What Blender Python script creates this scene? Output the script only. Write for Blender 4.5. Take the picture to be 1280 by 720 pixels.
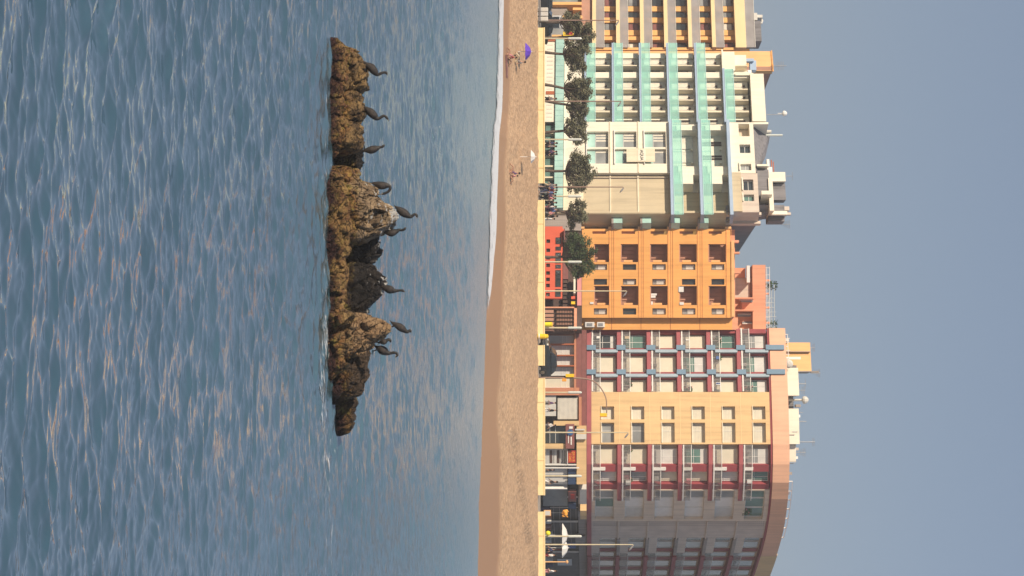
import bpy, bmesh, math, random
import numpy as np
from mathutils import Vector, Matrix

for o in list(bpy.data.objects): bpy.data.objects.remove(o)
S = bpy.context.scene
COL = S.collection
R = math.radians
random.seed(7)

# ---------------------------------------------------------------- camera (held on its side, as the photograph is)
CH = 7.5            # eye height above the sea
FP = 2560.0         # focal length, expressed in px of a 1280 px long side
HZ = 740.0          # horizon
cam_d = bpy.data.cameras.new('camera')
cam = bpy.data.objects.new('camera', cam_d); COL.objects.link(cam)
cam_d.sensor_fit = 'HORIZONTAL'; cam_d.sensor_width = 36; cam_d.lens = 36 * FP / 1280
cam_d.shift_x = -(HZ - 640) / 1280
cam_d.clip_start = 0.5; cam_d.clip_end = 6000
m = Matrix(((0, -1, 0, 0), (0, 0, -1, 0), (1, 0, 0, CH), (0, 0, 0, 1)))
cam.matrix_world = m
S.camera = cam

# ---------------------------------------------------------------- light
SUN_EL, SUN_AZ = R(32), R(47)          # azimuth: to the left of straight behind the camera
sdir = Vector((-math.sin(SUN_AZ) * math.cos(SUN_EL), -math.cos(SUN_AZ) * math.cos(SUN_EL), math.sin(SUN_EL)))
ld = bpy.data.lights.new('sun', 'SUN'); ld.energy = 4.5; ld.angle = R(0.6); ld.color = (1.0, 0.85, 0.66)
lo = bpy.data.objects.new('sun', ld); COL.objects.link(lo)
lo.rotation_euler = sdir.to_track_quat('Z', 'Y').to_euler(); lo.location = (0, 0, 60)
W = bpy.data.worlds.new('World'); S.world = W; W.use_nodes = True
wn = W.node_tree; wn.nodes.clear()
sky = wn.nodes.new('ShaderNodeTexSky'); sky.sky_type = 'NISHITA'; sky.sun_disc = False
sky.sun_elevation = SUN_EL; sky.sun_rotation = math.atan2(sdir.x, sdir.y) % (2 * math.pi)
sky.air_density = 1.1; sky.dust_density = 1.0; sky.ozone_density = 2.0; sky.altitude = 0
SKY_STRENGTH = 0.0735
bg = wn.nodes.new('ShaderNodeBackground'); bg.inputs['Strength'].default_value = SKY_STRENGTH
hs = wn.nodes.new('ShaderNodeHueSaturation'); hs.inputs['Saturation'].default_value = 0.85
tint = wn.nodes.new('ShaderNodeMix'); tint.data_type = 'RGBA'; tint.blend_type = 'MULTIPLY'
tint.inputs['Factor'].default_value = 1.0; tint.inputs[7].default_value = (1.0, 0.97, 1.02, 1)
wo = wn.nodes.new('ShaderNodeOutputWorld')
wn.links.new(sky.outputs[0], hs.inputs['Color']); wn.links.new(hs.outputs[0], tint.inputs[6])
hz_ = wn.nodes.new('ShaderNodeMix'); hz_.data_type = 'RGBA'; hz_.inputs['Factor'].default_value = 0.6      # even, milky haze over the blue
hz_.inputs[7].default_value = (3.1, 3.95, 5.35, 1)
wn.links.new(tint.outputs[2], hz_.inputs[6]); wn.links.new(hz_.outputs[2], bg.inputs['Color']); wn.links.new(bg.outputs[0], wo.inputs[0])
S.view_settings.view_transform = 'Standard'; S.view_settings.look = 'None'
S.view_settings.exposure = 0.15; S.view_settings.gamma = 1.0; S.view_settings.use_curve_mapping = False
S.render.engine = 'CYCLES'
S.cycles.max_bounces = 6; S.cycles.diffuse_bounces = 3; S.cycles.glossy_bounces = 3
S.cycles.transmission_bounces = 3; S.cycles.transparent_max_bounces = 16
S.cycles.caustics_reflective = False; S.cycles.caustics_refractive = False

# ---------------------------------------------------------------- materials
def mat(name, col, rough=0.7, var=0.12, scale=1.5, bump=0.0, bscale=None, metal=0.0, spec=0.4, streak=0.0, trans=0.0, coat=0.0):
    M = bpy.data.materials.new(name); M.use_nodes = True
    n = M.node_tree; b = n.nodes['Principled BSDF']
    b.inputs['Roughness'].default_value = rough; b.inputs['Metallic'].default_value = metal
    b.inputs['Specular IOR Level'].default_value = spec
    if coat: b.inputs['Coat Weight'].default_value = coat
    streak = min(0.45, streak*1.8)
    geo = n.nodes.new('ShaderNodeNewGeometry')
    nz = n.nodes.new('ShaderNodeTexNoise'); nz.inputs['Scale'].default_value = scale; nz.inputs['Detail'].default_value = 5
    n.links.new(geo.outputs['Position'], nz.inputs['Vector'])
    mr = n.nodes.new('ShaderNodeMapRange'); mr.inputs['From Min'].default_value = 0.3; mr.inputs['From Max'].default_value = 0.7
    mr.inputs['To Min'].default_value = 1 - var; mr.inputs['To Max'].default_value = 1 + var
    n.links.new(nz.outputs['Fac'], mr.inputs['Value'])
    mx = n.nodes.new('ShaderNodeVectorMath'); mx.operation = 'SCALE'; mx.inputs[0].default_value = col[:3]
    fac = mr.outputs[0]
    if streak:
        mp = n.nodes.new('ShaderNodeMapping'); mp.inputs['Scale'].default_value = (3.2, 3.2, 0.16)
        n.links.new(geo.outputs['Position'], mp.inputs['Vector'])
        n2 = n.nodes.new('ShaderNodeTexNoise'); n2.inputs['Scale'].default_value = 1.0; n2.inputs['Detail'].default_value = 4
        n.links.new(mp.outputs[0], n2.inputs['Vector'])
        m2 = n.nodes.new('ShaderNodeMapRange'); m2.inputs['From Min'].default_value = 0.45; m2.inputs['From Max'].default_value = 0.75
        m2.inputs['To Min'].default_value = 1; m2.inputs['To Max'].default_value = 1 - streak
        n.links.new(n2.outputs['Fac'], m2.inputs['Value'])
        mm = n.nodes.new('ShaderNodeMath'); mm.operation = 'MULTIPLY'
        n.links.new(fac, mm.inputs[0]); n.links.new(m2.outputs[0], mm.inputs[1]); fac = mm.outputs[0]
    n.links.new(fac, mx.inputs['Scale']); n.links.new(mx.outputs[0], b.inputs['Base Color'])
    if bump:
        n3 = n.nodes.new('ShaderNodeTexNoise'); n3.inputs['Scale'].default_value = bscale or scale * 6; n3.inputs['Detail'].default_value = 4
        n.links.new(geo.outputs['Position'], n3.inputs['Vector'])
        bp = n.nodes.new('ShaderNodeBump'); bp.inputs['Strength'].default_value = 1; bp.inputs['Distance'].default_value = bump
        n.links.new(n3.outputs['Fac'], bp.inputs['Height']); n.links.new(bp.outputs[0], b.inputs['Normal'])
    if trans:
        tr = n.nodes.new('ShaderNodeBsdfTransparent'); ms = n.nodes.new('ShaderNodeMixShader')
        tr.inputs['Color'].default_value = tuple(min(1, 0.55 + 0.5 * c) for c in col[:3]) + (1,)
        ms.inputs[0].default_value = trans
        out = n.nodes['Material Output']
        n.links.new(b.outputs[0], ms.inputs[1]); n.links.new(tr.outputs[0], ms.inputs[2]); n.links.new(ms.outputs[0], out.inputs[0])
    return M

M = {}
def dm(k, *a, **kw): M[k] = mat(k, *a, **kw)
dm('cream', (0.80, 0.70, 0.52), 0.8, 0.05, 0.6, streak=0.10)
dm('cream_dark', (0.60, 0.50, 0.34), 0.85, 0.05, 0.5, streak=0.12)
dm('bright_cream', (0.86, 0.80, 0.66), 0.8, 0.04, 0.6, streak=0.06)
dm('taupe', (0.36, 0.31, 0.28), 0.85, 0.08, 0.5, streak=0.2)
dm('roof_grey', (0.22, 0.21, 0.22), 0.8, 0.12, 1.0, streak=0.25)
dm('blue_slab', (0.36, 0.47, 0.62), 0.6, 0.08, 1)
dm('white', (0.80, 0.78, 0.74), 0.5, 0.05, 2)
dm('off_white', (0.62, 0.60, 0.55), 0.6, 0.08, 2)
dm('teal_glass', (0.52, 0.86, 0.78), 0.15, 0.12, 0.5, spec=0.6, trans=0.62)
dm('teal_band', (0.40, 0.62, 0.56), 0.25, 0.18, 0.6)
dm('teal_edge', (0.42, 0.66, 0.64), 0.3, 0.05, 1)
dm('grey_glass', (0.48, 0.45, 0.44), 0.2, 0.12, 0.7, spec=0.5, trans=0.35)
dm('clear_glass', (0.55, 0.53, 0.52), 0.15, 0.1, 1, spec=0.6, trans=0.87)
dm('pane', (0.035, 0.045, 0.05), 0.06, 0.3, 0.8, spec=0.8)
dm('pane_grey', (0.28, 0.29, 0.29), 0.18, 0.25, 0.6, spec=0.6)
dm('pane_green', (0.12, 0.22, 0.19), 0.15, 0.25, 0.6, spec=0.6)
dm('pane_blue', (0.06, 0.16, 0.19), 0.08, 0.3, 0.6, spec=0.8)
dm('curtain', (0.72, 0.67, 0.57), 0.7, 0.12, 1.5, spec=0.6)
dm('shutter', (0.68, 0.63, 0.50), 0.6, 0.06, 1.2)
dm('shutter_grey', (0.60, 0.59, 0.56), 0.6, 0.08, 1.2)
dm('orange', (0.88, 0.43, 0.13), 0.8, 0.05, 0.6, streak=0.10)
dm('orange_soft', (0.86, 0.49, 0.18), 0.8, 0.05, 0.6, streak=0.08)
dm('orange_pale', (0.86, 0.50, 0.22), 0.8, 0.05, 0.6, streak=0.08)
dm('orange_band', (0.82, 0.37, 0.13), 0.8, 0.06, 0.6, streak=0.1)
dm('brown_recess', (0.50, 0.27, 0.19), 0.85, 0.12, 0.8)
dm('salmon', (0.82, 0.38, 0.23), 0.8, 0.05, 0.6, streak=0.1)
dm('salmon_pale', (0.82, 0.48, 0.32), 0.8, 0.05, 0.6, streak=0.08)
dm('ochre', (0.74, 0.51, 0.26), 0.8, 0.06, 0.6, streak=0.12)
dm('yellow_band', (0.86, 0.68, 0.38), 0.8, 0.05, 0.6)
dm('maroon', (0.30, 0.055, 0.065), 0.7, 0.1, 0.8)
dm('maroon_light', (0.38, 0.10, 0.11), 0.7, 0.1, 0.8)
dm('steel_blue', (0.16, 0.26, 0.36), 0.5, 0.08, 0.8)
dm('steel_blue_pale', (0.36, 0.45, 0.52), 0.5, 0.08, 0.8)
dm('grey_wall', (0.66, 0.56, 0.47), 0.85, 0.06, 0.6, streak=0.12)
dm('beige_wall', (0.72, 0.60, 0.48), 0.85, 0.06, 0.6, streak=0.12)
dm('red_wall', (0.72, 0.13, 0.07), 0.8, 0.06, 1)
dm('pink', (0.72, 0.30, 0.28), 0.8, 0.06, 1)
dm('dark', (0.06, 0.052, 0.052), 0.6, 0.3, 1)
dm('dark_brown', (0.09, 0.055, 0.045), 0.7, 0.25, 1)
dm('rust_frame', (0.42, 0.12, 0.05), 0.7, 0.1, 1)
dm('terracotta', (0.56, 0.24, 0.14), 0.8, 0.1, 1)
dm('sea_wall', (0.92, 0.76, 0.42), 0.85, 0.06, 1.2, streak=0.06)
dm('sea_wall_base', (0.62, 0.47, 0.22), 0.9, 0.1, 1.2)
dm('paving', (0.42, 0.37, 0.32), 0.85, 0.12, 1)
dm('asphalt', (0.055, 0.055, 0.06), 0.85, 0.2, 1)
dm('kerb', (0.45, 0.43, 0.40), 0.85, 0.1, 1)
dm('paint_white', (0.75, 0.75, 0.72), 0.6, 0.05, 1)
dm('metal', (0.42, 0.42, 0.42), 0.4, 0.1, 2, metal=0.6)
dm('pole_brown', (0.30, 0.20, 0.16), 0.6, 0.1, 2)
dm('pole_cream', (0.62, 0.55, 0.38), 0.6, 0.1, 2)
dm('lamp_tube', (0.62, 0.66, 0.62), 0.25, 0.05, 2)
dm('yellow', (0.85, 0.58, 0.02), 0.5, 0.06, 3)
dm('bright_yellow', (0.85, 0.78, 0.02), 0.5, 0.06, 3)
dm('orange_toy', (0.85, 0.38, 0.05), 0.5, 0.05, 3)
dm('canvas', (0.72, 0.70, 0.66), 0.85, 0.06, 2)
dm('purple', (0.13, 0.05, 0.50), 0.7, 0.15, 4)
dm('purple_light', (0.22, 0.12, 0.62), 0.7, 0.15, 4)
dm('car_paint', (0.022, 0.028, 0.036), 0.3, 0.1, 2, coat=1.0)
dm('car_white', (0.70, 0.70, 0.70), 0.3, 0.05, 2, coat=0.5)
dm('car_glass', (0.03, 0.04, 0.05), 0.05, 0.1, 2, spec=0.9)
dm('rubber', (0.02, 0.02, 0.02), 0.8, 0.2, 3)
dm('chrome', (0.6, 0.6, 0.6), 0.2, 0.05, 2, metal=1)
dm('lamp_glass', (0.7, 0.68, 0.62), 0.1, 0.05, 2)
dm('navy', (0.03, 0.06, 0.13), 0.5, 0.15, 2)
dm('sign_blue', (0.03, 0.12, 0.30), 0.4, 0.1, 2)
dm('sign_red', (0.45, 0.04, 0.03), 0.5, 0.15, 2)
dm('sign_maroon', (0.24, 0.09, 0.08), 0.5, 0.15, 2)
dm('letter_orange', (0.85, 0.33, 0.06), 0.5, 0.1, 2)
dm('letter_dark', (0.05, 0.05, 0.05), 0.5, 0.1, 2)
dm('bark', (0.13, 0.095, 0.075), 0.9, 0.3, 6, bump=0.02)
dm('skin', (0.42, 0.24, 0.16), 0.6, 0.08, 6)
dm('hair', (0.03, 0.02, 0.015), 0.7, 0.2, 10)
dm('brick_grey', (0.62, 0.53, 0.46), 0.9, 0.1, 0.8, streak=0.1)
dm('plant_green', (0.05, 0.10, 0.03), 0.8, 0.4, 6)
for k, c in dict(cloth_black=(0.02, 0.02, 0.025), cloth_navy=(0.04, 0.05, 0.12), cloth_white=(0.7, 0.68, 0.66), cloth_red=(0.35, 0.05, 0.06),
                 cloth_pink=(0.6, 0.26, 0.28), cloth_blue=(0.10, 0.16, 0.35), cloth_grey=(0.2, 0.19, 0.2), cloth_purple=(0.12, 0.07, 0.16),
                 cloth_beige=(0.5, 0.4, 0.28)).items():
    dm(k, c, 0.9, 0.12, 8)

def leafmat(name, a, b):
    L = bpy.data.materials.new(name); L.use_nodes = True; n = L.node_tree; bs = n.nodes['Principled BSDF']
    bs.inputs['Roughness'].default_value = 0.6; bs.inputs['Specular IOR Level'].default_value = 0.25
    geo = n.nodes.new('ShaderNodeNewGeometry')
    nz = n.nodes.new('ShaderNodeTexNoise'); nz.inputs['Scale'].default_value = 1.3; nz.inputs['Detail'].default_value = 3
    n.links.new(geo.outputs['Position'], nz.inputs['Vector'])
    ad = n.nodes.new('ShaderNodeMath'); ad.operation = 'ADD'; ml = n.nodes.new('ShaderNodeMath'); ml.operation = 'MULTIPLY'; ml.inputs[1].default_value = 0.5
    n.links.new(geo.outputs['Random Per Island'], ml.inputs[0]); n.links.new(ml.outputs[0], ad.inputs[0]); n.links.new(nz.outputs['Fac'], ad.inputs[1])
    cr = n.nodes.new('ShaderNodeValToRGB'); cr.color_ramp.elements[0].position = 0.35; cr.color_ramp.elements[1].position = 1.05
    cr.color_ramp.elements[0].color = a + (1,); cr.color_ramp.elements[1].color = b + (1,)
    n.links.new(ad.outputs[0], cr.inputs[0]); n.links.new(cr.outputs[0], bs.inputs['Base Color'])
    return L
M['leaf'] = leafmat('leaf', (0.06, 0.065, 0.04), (0.24, 0.23, 0.14))
M['leaf_green'] = leafmat('leaf_green', (0.035, 0.06, 0.028), (0.11, 0.15, 0.06))

# ---------------------------------------------------------------- object helpers
def wloc(o):
    v = Vector((0, 0, 0))
    while o is not None: v += o.location; o = o.parent
    return v
def tag(o, label=None, cat=None, group=None, kind=None):
    if label: o['label'] = label
    if cat: o['category'] = cat
    if group: o['group'] = group
    if kind: o['kind'] = kind
    return o
def empty(name, loc, label=None, cat=None, group=None):
    o = bpy.data.objects.new(name, None); COL.objects.link(o); o.location = loc; o.empty_display_size = 0.3
    return tag(o, label, cat, group)
def link_mesh(me, name, material, parent=None, smooth=False):
    o = bpy.data.objects.new(name, me); COL.objects.link(o)
    if parent is not None: o.parent = parent
    if material is not None: me.materials.append(M[material] if isinstance(material, str) else material)
    if smooth: me.polygons.foreach_set('use_smooth', [True] * len(me.polygons))
    return o
class MB:
    def __init__(s): s.v = []; s.f = []
    def add(s, vs, fs):
        o = len(s.v); s.v += [tuple(p) for p in vs]; s.f += [tuple(i + o for i in f) for f in fs]; return s
    def box(s, a, b):
        x0, x1 = sorted((a[0], b[0])); y0, y1 = sorted((a[1], b[1])); z0, z1 = sorted((a[2], b[2]))
        return s.add([(x0,y0,z0),(x1,y0,z0),(x1,y1,z0),(x0,y1,z0),(x0,y0,z1),(x1,y0,z1),(x1,y1,z1),(x0,y1,z1)],
              [(0,3,2,1),(4,5,6,7),(0,1,5,4),(1,2,6,5),(2,3,7,6),(3,0,4,7)])
    def tube(s, pts, rads, n=8, caps=True, flat=1.0):
        pts = [Vector(p) for p in pts]
        if not isinstance(rads, (list, tuple)): rads = [rads] * len(pts)
        base = len(s.v); up = None
        for i, p in enumerate(pts):
            t = (pts[min(i+1, len(pts)-1)] - pts[max(i-1, 0)]).normalized()
            if up is None: up = Vector((0,1,0)) if abs(t.y) < 0.9 else Vector((1,0,0))
            a = (up - t * up.dot(t)).normalized(); b = t.cross(a); up = a
            for k in range(n):
                an = 2 * math.pi * k / n
                q = p + (a * math.cos(an) * flat + b * math.sin(an)) * rads[i]
                s.v.append(tuple(q))
        for i in range(len(pts) - 1):
            for k in range(n):
                k2 = (k + 1) % n
                s.f.append((base+i*n+k, base+i*n+k2, base+(i+1)*n+k2, base+(i+1)*n+k))
        if caps:
            s.f.append(tuple(base + k for k in reversed(range(n))))
            s.f.append(tuple(base + (len(pts)-1)*n + k for k in range(n)))
        return s
    def lathe(s, c, prof, n=16, axis='z'):
        base = len(s.v)
        for r, h in prof:
            for k in range(n):
                an = 2*math.pi*k/n; x, y = r*math.cos(an), r*math.sin(an)
                if axis == 'z': q = (c[0]+x, c[1]+y, c[2]+h)
                elif axis == 'y': q = (c[0]+x, c[1]+h, c[2]+y)
                else: q = (c[0]+h, c[1]+x, c[2]+y)
                s.v.append(q)
        m_ = len(prof)
        for i in range(m_-1):
            for k in range(n):
                k2 = (k+1) % n
                s.f.append((base+i*n+k, base+i*n+k2, base+(i+1)*n+k2, base+(i+1)*n+k))
        s.f.append(tuple(base+k for k in reversed(range(n)))); s.f.append(tuple(base+(m_-1)*n+k for k in range(n)))
        return s
    def prism(s, poly, z0, z1):
        n = len(poly)
        return s.add([(p[0], p[1], z0) for p in poly] + [(p[0], p[1], z1) for p in poly],
                     [tuple(reversed(range(n))), tuple(range(n, 2*n))] + [(i, (i+1) % n, n+(i+1) % n, n+i) for i in range(n)])
    def build(s, name, material, parent=None, smooth=False, bevel=0):
        off = wloc(parent)
        me = bpy.data.meshes.new(name)
        me.from_pydata([(p[0]-off.x, p[1]-off.y, p[2]-off.z) for p in s.v], [], s.f)
        bm = bmesh.new(); bm.from_mesh(me); bmesh.ops.recalc_face_normals(bm, faces=bm.faces); bm.to_mesh(me); bm.free()
        me.update()
        o = link_mesh(me, name, material, parent, smooth)
        if bevel:
            b = o.modifiers.new('bevel', 'BEVEL'); b.width = bevel; b.segments = 2; b.limit_method = 'ANGLE'
        return o
def children_of(o, table): return table.get(o.name, [])
def dup(root, loc, rz=None, label=None, group=None, scale=None):
    table = {}
    for x in list(COL.objects):
        if x.parent: table.setdefault(x.parent.name, []).append(x)
    def rec(o, par):
        c = o.copy(); COL.objects.link(c)
        if par is not None: c.parent = par
        for ch in table.get(o.name, []): rec(ch, c)
        return c
    r = rec(root, None); r.location = loc
    if rz is not None: r.rotation_euler = (0, 0, rz)
    if scale is not None: r.scale = (scale,) * 3
    if label: r['label'] = label
    if group: r['group'] = group
    return r
def P(u, v, Y): return ((u - 360) * Y / FP, Y, CH + (v - HZ) * Y / FP)
def ground_Y(v, z): return (CH - z) * FP / (HZ - v)

# ---------------------------------------------------------------- numpy noise
def _h(ix, iy, iz, seed):
    n = (ix * 374761393 + iy * 668265263 + iz * 2147483647 + seed * 1274126177) & 0xffffffff
    n = ((n ^ (n >> 13)) * 1274126177) & 0xffffffff
    n = (n ^ (n >> 16)) & 0xffffffff
    return n / 4294967295.0
def vnoise(x, y, z, seed=0):
    x = np.asarray(x, float); y = np.asarray(y, float) + 0 * x; z = np.asarray(z, float) + 0 * x
    ix, iy, iz = np.floor(x).astype(np.int64), np.floor(y).astype(np.int64), np.floor(z).astype(np.int64)
    fx, fy, fz = x - ix, y - iy, z - iz
    fx, fy, fz = (t * t * (3 - 2 * t) for t in (fx, fy, fz))
    r = 0
    for dx in (0, 1):
        for dy in (0, 1):
            for dz in (0, 1):
                w = (fx if dx else 1 - fx) * (fy if dy else 1 - fy) * (fz if dz else 1 - fz)
                r = r + w * _h(ix + dx, iy + dy, iz + dz, seed)
    return r * 2 - 1
def fbm(x, y, z, oct=5, seed=0, ridged=False):
    a, s, r = 1.0, 1.0, 0
    for i in range(oct):
        n = vnoise(x * s + 17.3 * i, y * s + 5.1 * i, z * s + 9.7 * i, seed + i)
        r = r + a * ((1 - 2 * np.abs(n)) if ridged else n); a *= 0.5; s *= 2.03
    return r
def worley(x, y, z, seed=0):
    ix, iy, iz = np.floor(x).astype(np.int64), np.floor(y).astype(np.int64), np.floor(z).astype(np.int64)
    d1 = np.full(x.shape, 9.0); d2 = np.full(x.shape, 9.0); idv = np.zeros(x.shape)
    for a in (-1, 0, 1):
        for b in (-1, 0, 1):
            for c in (-1, 0, 1):
                jx, jy, jz = ix + a, iy + b, iz + c
                h1, h2, h3 = _h(jx, jy, jz, seed), _h(jx, jy, jz, seed + 1), _h(jx, jy, jz, seed + 2)
                d = np.sqrt((jx + h1 - x) ** 2 + (jy + h2 - y) ** 2 + (jz + h3 - z) ** 2)
                near = d < d1
                d2 = np.where(near, d1, np.minimum(d2, d)); idv = np.where(near, _h(jx, jy, jz, seed + 5), idv); d1 = np.where(near, d, d1)
    return d1, d2, idv
def grid_mesh(name, X, Y, Z, material, smooth=True, attrs=None, wrap=False):
    nr, nc = X.shape
    me = bpy.data.meshes.new(name)
    co = np.stack([X, Y, Z], -1).reshape(-1, 3).astype(np.float32)
    i = np.arange(nr - 1)[:, None]; j = np.arange(nc - 1)[None, :]
    a = (i * nc + j).ravel()
    f = np.stack([a, a + 1, a + nc + 1, a + nc], -1).astype(np.int32)
    me.vertices.add(len(co)); me.vertices.foreach_set('co', co.ravel())
    me.loops.add(f.size); me.loops.foreach_set('vertex_index', f.ravel())
    me.polygons.add(len(f)); me.polygons.foreach_set('loop_start', np.arange(0, f.size, 4, dtype=np.int32))
    me.polygons.foreach_set('loop_total', np.full(len(f), 4, dtype=np.int32))
    me.update(calc_edges=True); me.validate()
    for k, v in (attrs or {}).items():
        at = me.attributes.new(k, 'FLOAT', 'POINT'); at.data.foreach_set('value', v.ravel().astype(np.float32))
    return link_mesh(me, name, material, None, smooth)
# ================================================================ THE SEA
rng = np.random.default_rng(3)
NW = 140
lam = np.clip(np.exp(rng.normal(math.log(0.54), 0.62, NW)), 0.16, 4.5)
ang = rng.normal(0, 0.46, NW) + 0.12
kx, ky = 2*np.pi/lam*np.sin(ang), 2*np.pi/lam*np.cos(ang)
ph = rng.uniform(0, 2*np.pi, NW)
slope = 0.036 * np.where(lam > 1.6, 0.8, 1.0)
amp = slope * lam / (2*np.pi)
def waves(X, Y, dY, hz=False):
    Z = np.zeros_like(X); DX = np.zeros_like(X); DY = np.zeros_like(X)
    wx = X + 0.25*vnoise(X*0.35, Y*0.35, 0*X, 9); wy = Y + 0.25*vnoise(X*0.3, Y*0.3, 0*X+5, 10)
    gust = 0.85 + 0.45*vnoise(X*0.09, Y*0.05, 0*X, 21)
    for i in range(NW):
        att = np.clip((lam[i] / np.maximum(dY, 1e-3) - 1.7) / 1.6, 0, 1) * (1 + (0.35 if lam[i] > 0.7 else 0.0)*np.clip((Y-55)/60, 0, 1)) * (1 - (0.5 if lam[i] > 1.5 else 0.0)*np.clip((Y-60)/60, 0, 1))
        if att.max() <= 0: continue
        p = kx[i]*wx + ky[i]*wy + ph[i]
        s_ = np.sin(p); c_ = np.cos(p)
        Z += att * amp[i] * s_; q_ = att * amp[i] * 0.9 * c_ * gust; l_ = lam[i]/(2*np.pi)
        DX += q_*kx[i]*l_; DY += q_*ky[i]*l_
    if hz: return Z*gust, DX, DY
    return Z * gust
def shore_Y(X):
    xs = np.array([-400, -60, -24, -17.1, -14.5, -12.3, -3.6, 2.3, 8.8, 13.9, 19, 60, 400])
    ys = np.array([260, 186, 171, 168.6, 166.5, 161.5, 154.8, 145.5, 141.2, 137.0, 135.2, 127, 100])
    return np.interp(X, xs, ys)
vs_ = np.concatenate([np.array([-60000, -20000, -8000, -4000, -2000, -1200, -800, -500, -350, -250, -180, -120, -80, -50, -30]), np.arange(-16, 350, 0.6), np.arange(350, 632, 0.4), np.array([660, 690])])
Yr = CH*FP/(HZ - vs_)
Yr = np.concatenate([[-300, -100, -30, -8], Yr]); Yr.sort()
side = np.concatenate([[-60, -20, -8, -3, -1.4, -0.9, -0.65], np.arange(-1400, -420, 5)/FP, np.arange(-420, 421, 2.2)/FP, np.arange(425, 1401, 5)/FP, [0.65, 0.9, 1.4, 3, 8, 20, 60]])
X = side[None, :] * np.maximum(Yr, 8)[:, None]
Yg = np.repeat(Yr[:, None], X.shape[1], 1)
dYr = np.gradient(Yr)[:, None] + 0*X
dXr = np.abs(np.gradient(X, axis=1))
Zw, DXw, DYw = waves(X, Yg, np.maximum(np.abs(dYr)*1.0, dXr), True)
calm = np.clip((shore_Y(X) - Yg)/8, 0.3, 1)
Zw *= calm; WX = X + DXw*calm; WY = Yg + DYw*calm
def water_material():
    Wm = bpy.data.materials.new('sea_water'); Wm.use_nodes = True; n = Wm.node_tree; b = n.nodes['Principled BSDF']
    b.inputs['Roughness'].default_value = 0.06; b.inputs['IOR'].default_value = 2.2
    geo = n.nodes.new('ShaderNodeNewGeometry')
    mp = n.nodes.new('ShaderNodeMapping'); mp.inputs['Scale'].default_value = (2.6, 5.0, 1)
    n.links.new(geo.outputs['Position'], mp.inputs['Vector'])
    nz = n.nodes.new('ShaderNodeTexNoise'); nz.inputs['Scale'].default_value = 0.75; nz.inputs['Detail'].default_value = 5; nz.inputs['Roughness'].default_value = 0.6
    nz.inputs['Distortion'].default_value = 0.4
    n.links.new(mp.outputs[0], nz.inputs['Vector'])
    bp = n.nodes.new('ShaderNodeBump'); bp.inputs['Strength'].default_value = 1.0; bp.inputs['Distance'].default_value = 0.05
    n.links.new(nz.outputs['Fac'], bp.inputs['Height']); n.links.new(bp.outputs[0], b.inputs['Normal'])
    sp = n.nodes.new('ShaderNodeSeparateXYZ'); n.links.new(geo.outputs['Position'], sp.inputs[0])
    rr_ = n.nodes.new('ShaderNodeMapRange'); rr_.inputs['From Min'].default_value = 28; rr_.inputs['From Max'].default_value = 130
    rr_.inputs['To Min'].default_value = 0.02; rr_.inputs['To Max'].default_value = 0.36
    bd_ = n.nodes.new('ShaderNodeMapRange'); bd_.inputs['From Min'].default_value = 30; bd_.inputs['From Max'].default_value = 100
    bd_.inputs['To Min'].default_value = 0.006; bd_.inputs['To Max'].default_value = 0.15
    n.links.new(sp.outputs['Y'], bd_.inputs['Value']); n.links.new(bd_.outputs[0], bp.inputs['Distance'])
    n.links.new(sp.outputs['Y'], rr_.inputs['Value']); n.links.new(rr_.outputs[0], b.inputs['Roughness'])
    nb = n.nodes.new('ShaderNodeTexNoise'); nb.inputs['Scale'].default_value = 0.12; nb.inputs['Detail'].default_value = 3
    n.links.new(geo.outputs['Position'], nb.inputs['Vector'])
    cr = n.nodes.new('ShaderNodeValToRGB'); cr.color_ramp.elements[0].color = (0.012, 0.058, 0.080, 1); cr.color_ramp.elements[1].color = (0.028, 0.086, 0.118, 1)
    cr.color_ramp.elements[0].position = 0.35; cr.color_ramp.elements[1].position = 0.65
    n.links.new(nb.outputs['Fac'], cr.inputs[0]); n.links.new(cr.outputs[0], b.inputs['Base Color'])
    # water body below, mirror on top; the share of mirror follows the Fresnel curve, lifted for a bright hazy sky
    sh = n.nodes.new('ShaderNodeAttribute'); sh.attribute_name = 'shallow'
    mxs = n.nodes.new('ShaderNodeMix'); mxs.data_type = 'RGBA'; n.links.new(sh.outputs['Fac'], mxs.inputs['Factor']); n.links.new(cr.outputs[0], mxs.inputs[6]); mxs.inputs[7].default_value = (0.13, 0.28, 0.32, 1)
    df = n.nodes.new('ShaderNodeBsdfDiffuse'); n.links.new(mxs.outputs[2], df.inputs['Color'])
    gl = n.nodes.new('ShaderNodeBsdfGlossy'); gl.inputs['Color'].default_value = (0.97, 0.98, 1.0, 1)
    n.links.new(rr_.outputs[0], gl.inputs['Roughness']); n.links.new(bp.outputs[0], gl.inputs['Normal'])
    fr = n.nodes.new('ShaderNodeFresnel'); fr.inputs['IOR'].default_value = 1.34; n.links.new(bp.outputs[0], fr.inputs['Normal'])
    pw = n.nodes.new('ShaderNodeMath'); pw.operation = 'POWER'; n.links.new(fr.outputs[0], pw.inputs[0]); pw.inputs[1].default_value = 0.34; pw.use_clamp = True
    ms = n.nodes.new('ShaderNodeMixShader'); n.links.new(pw.outputs[0], ms.inputs[0]); n.links.new(df.outputs[0], ms.inputs[1]); n.links.new(gl.outputs[0], ms.inputs[2])
    n.links.new(ms.outputs[0], n.nodes['Material Output'].inputs['Surface']); n.nodes.remove(b)
    return Wm
sea = grid_mesh('sea_water', WX, WY, Zw, water_material(), attrs={'shallow': np.clip(1 - (shore_Y(X) - Yg)/115, 0, 1)**1.1})
tag(sea, 'rippled blue green sea between the camera and the beach', 'sea', kind='structure')

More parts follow.
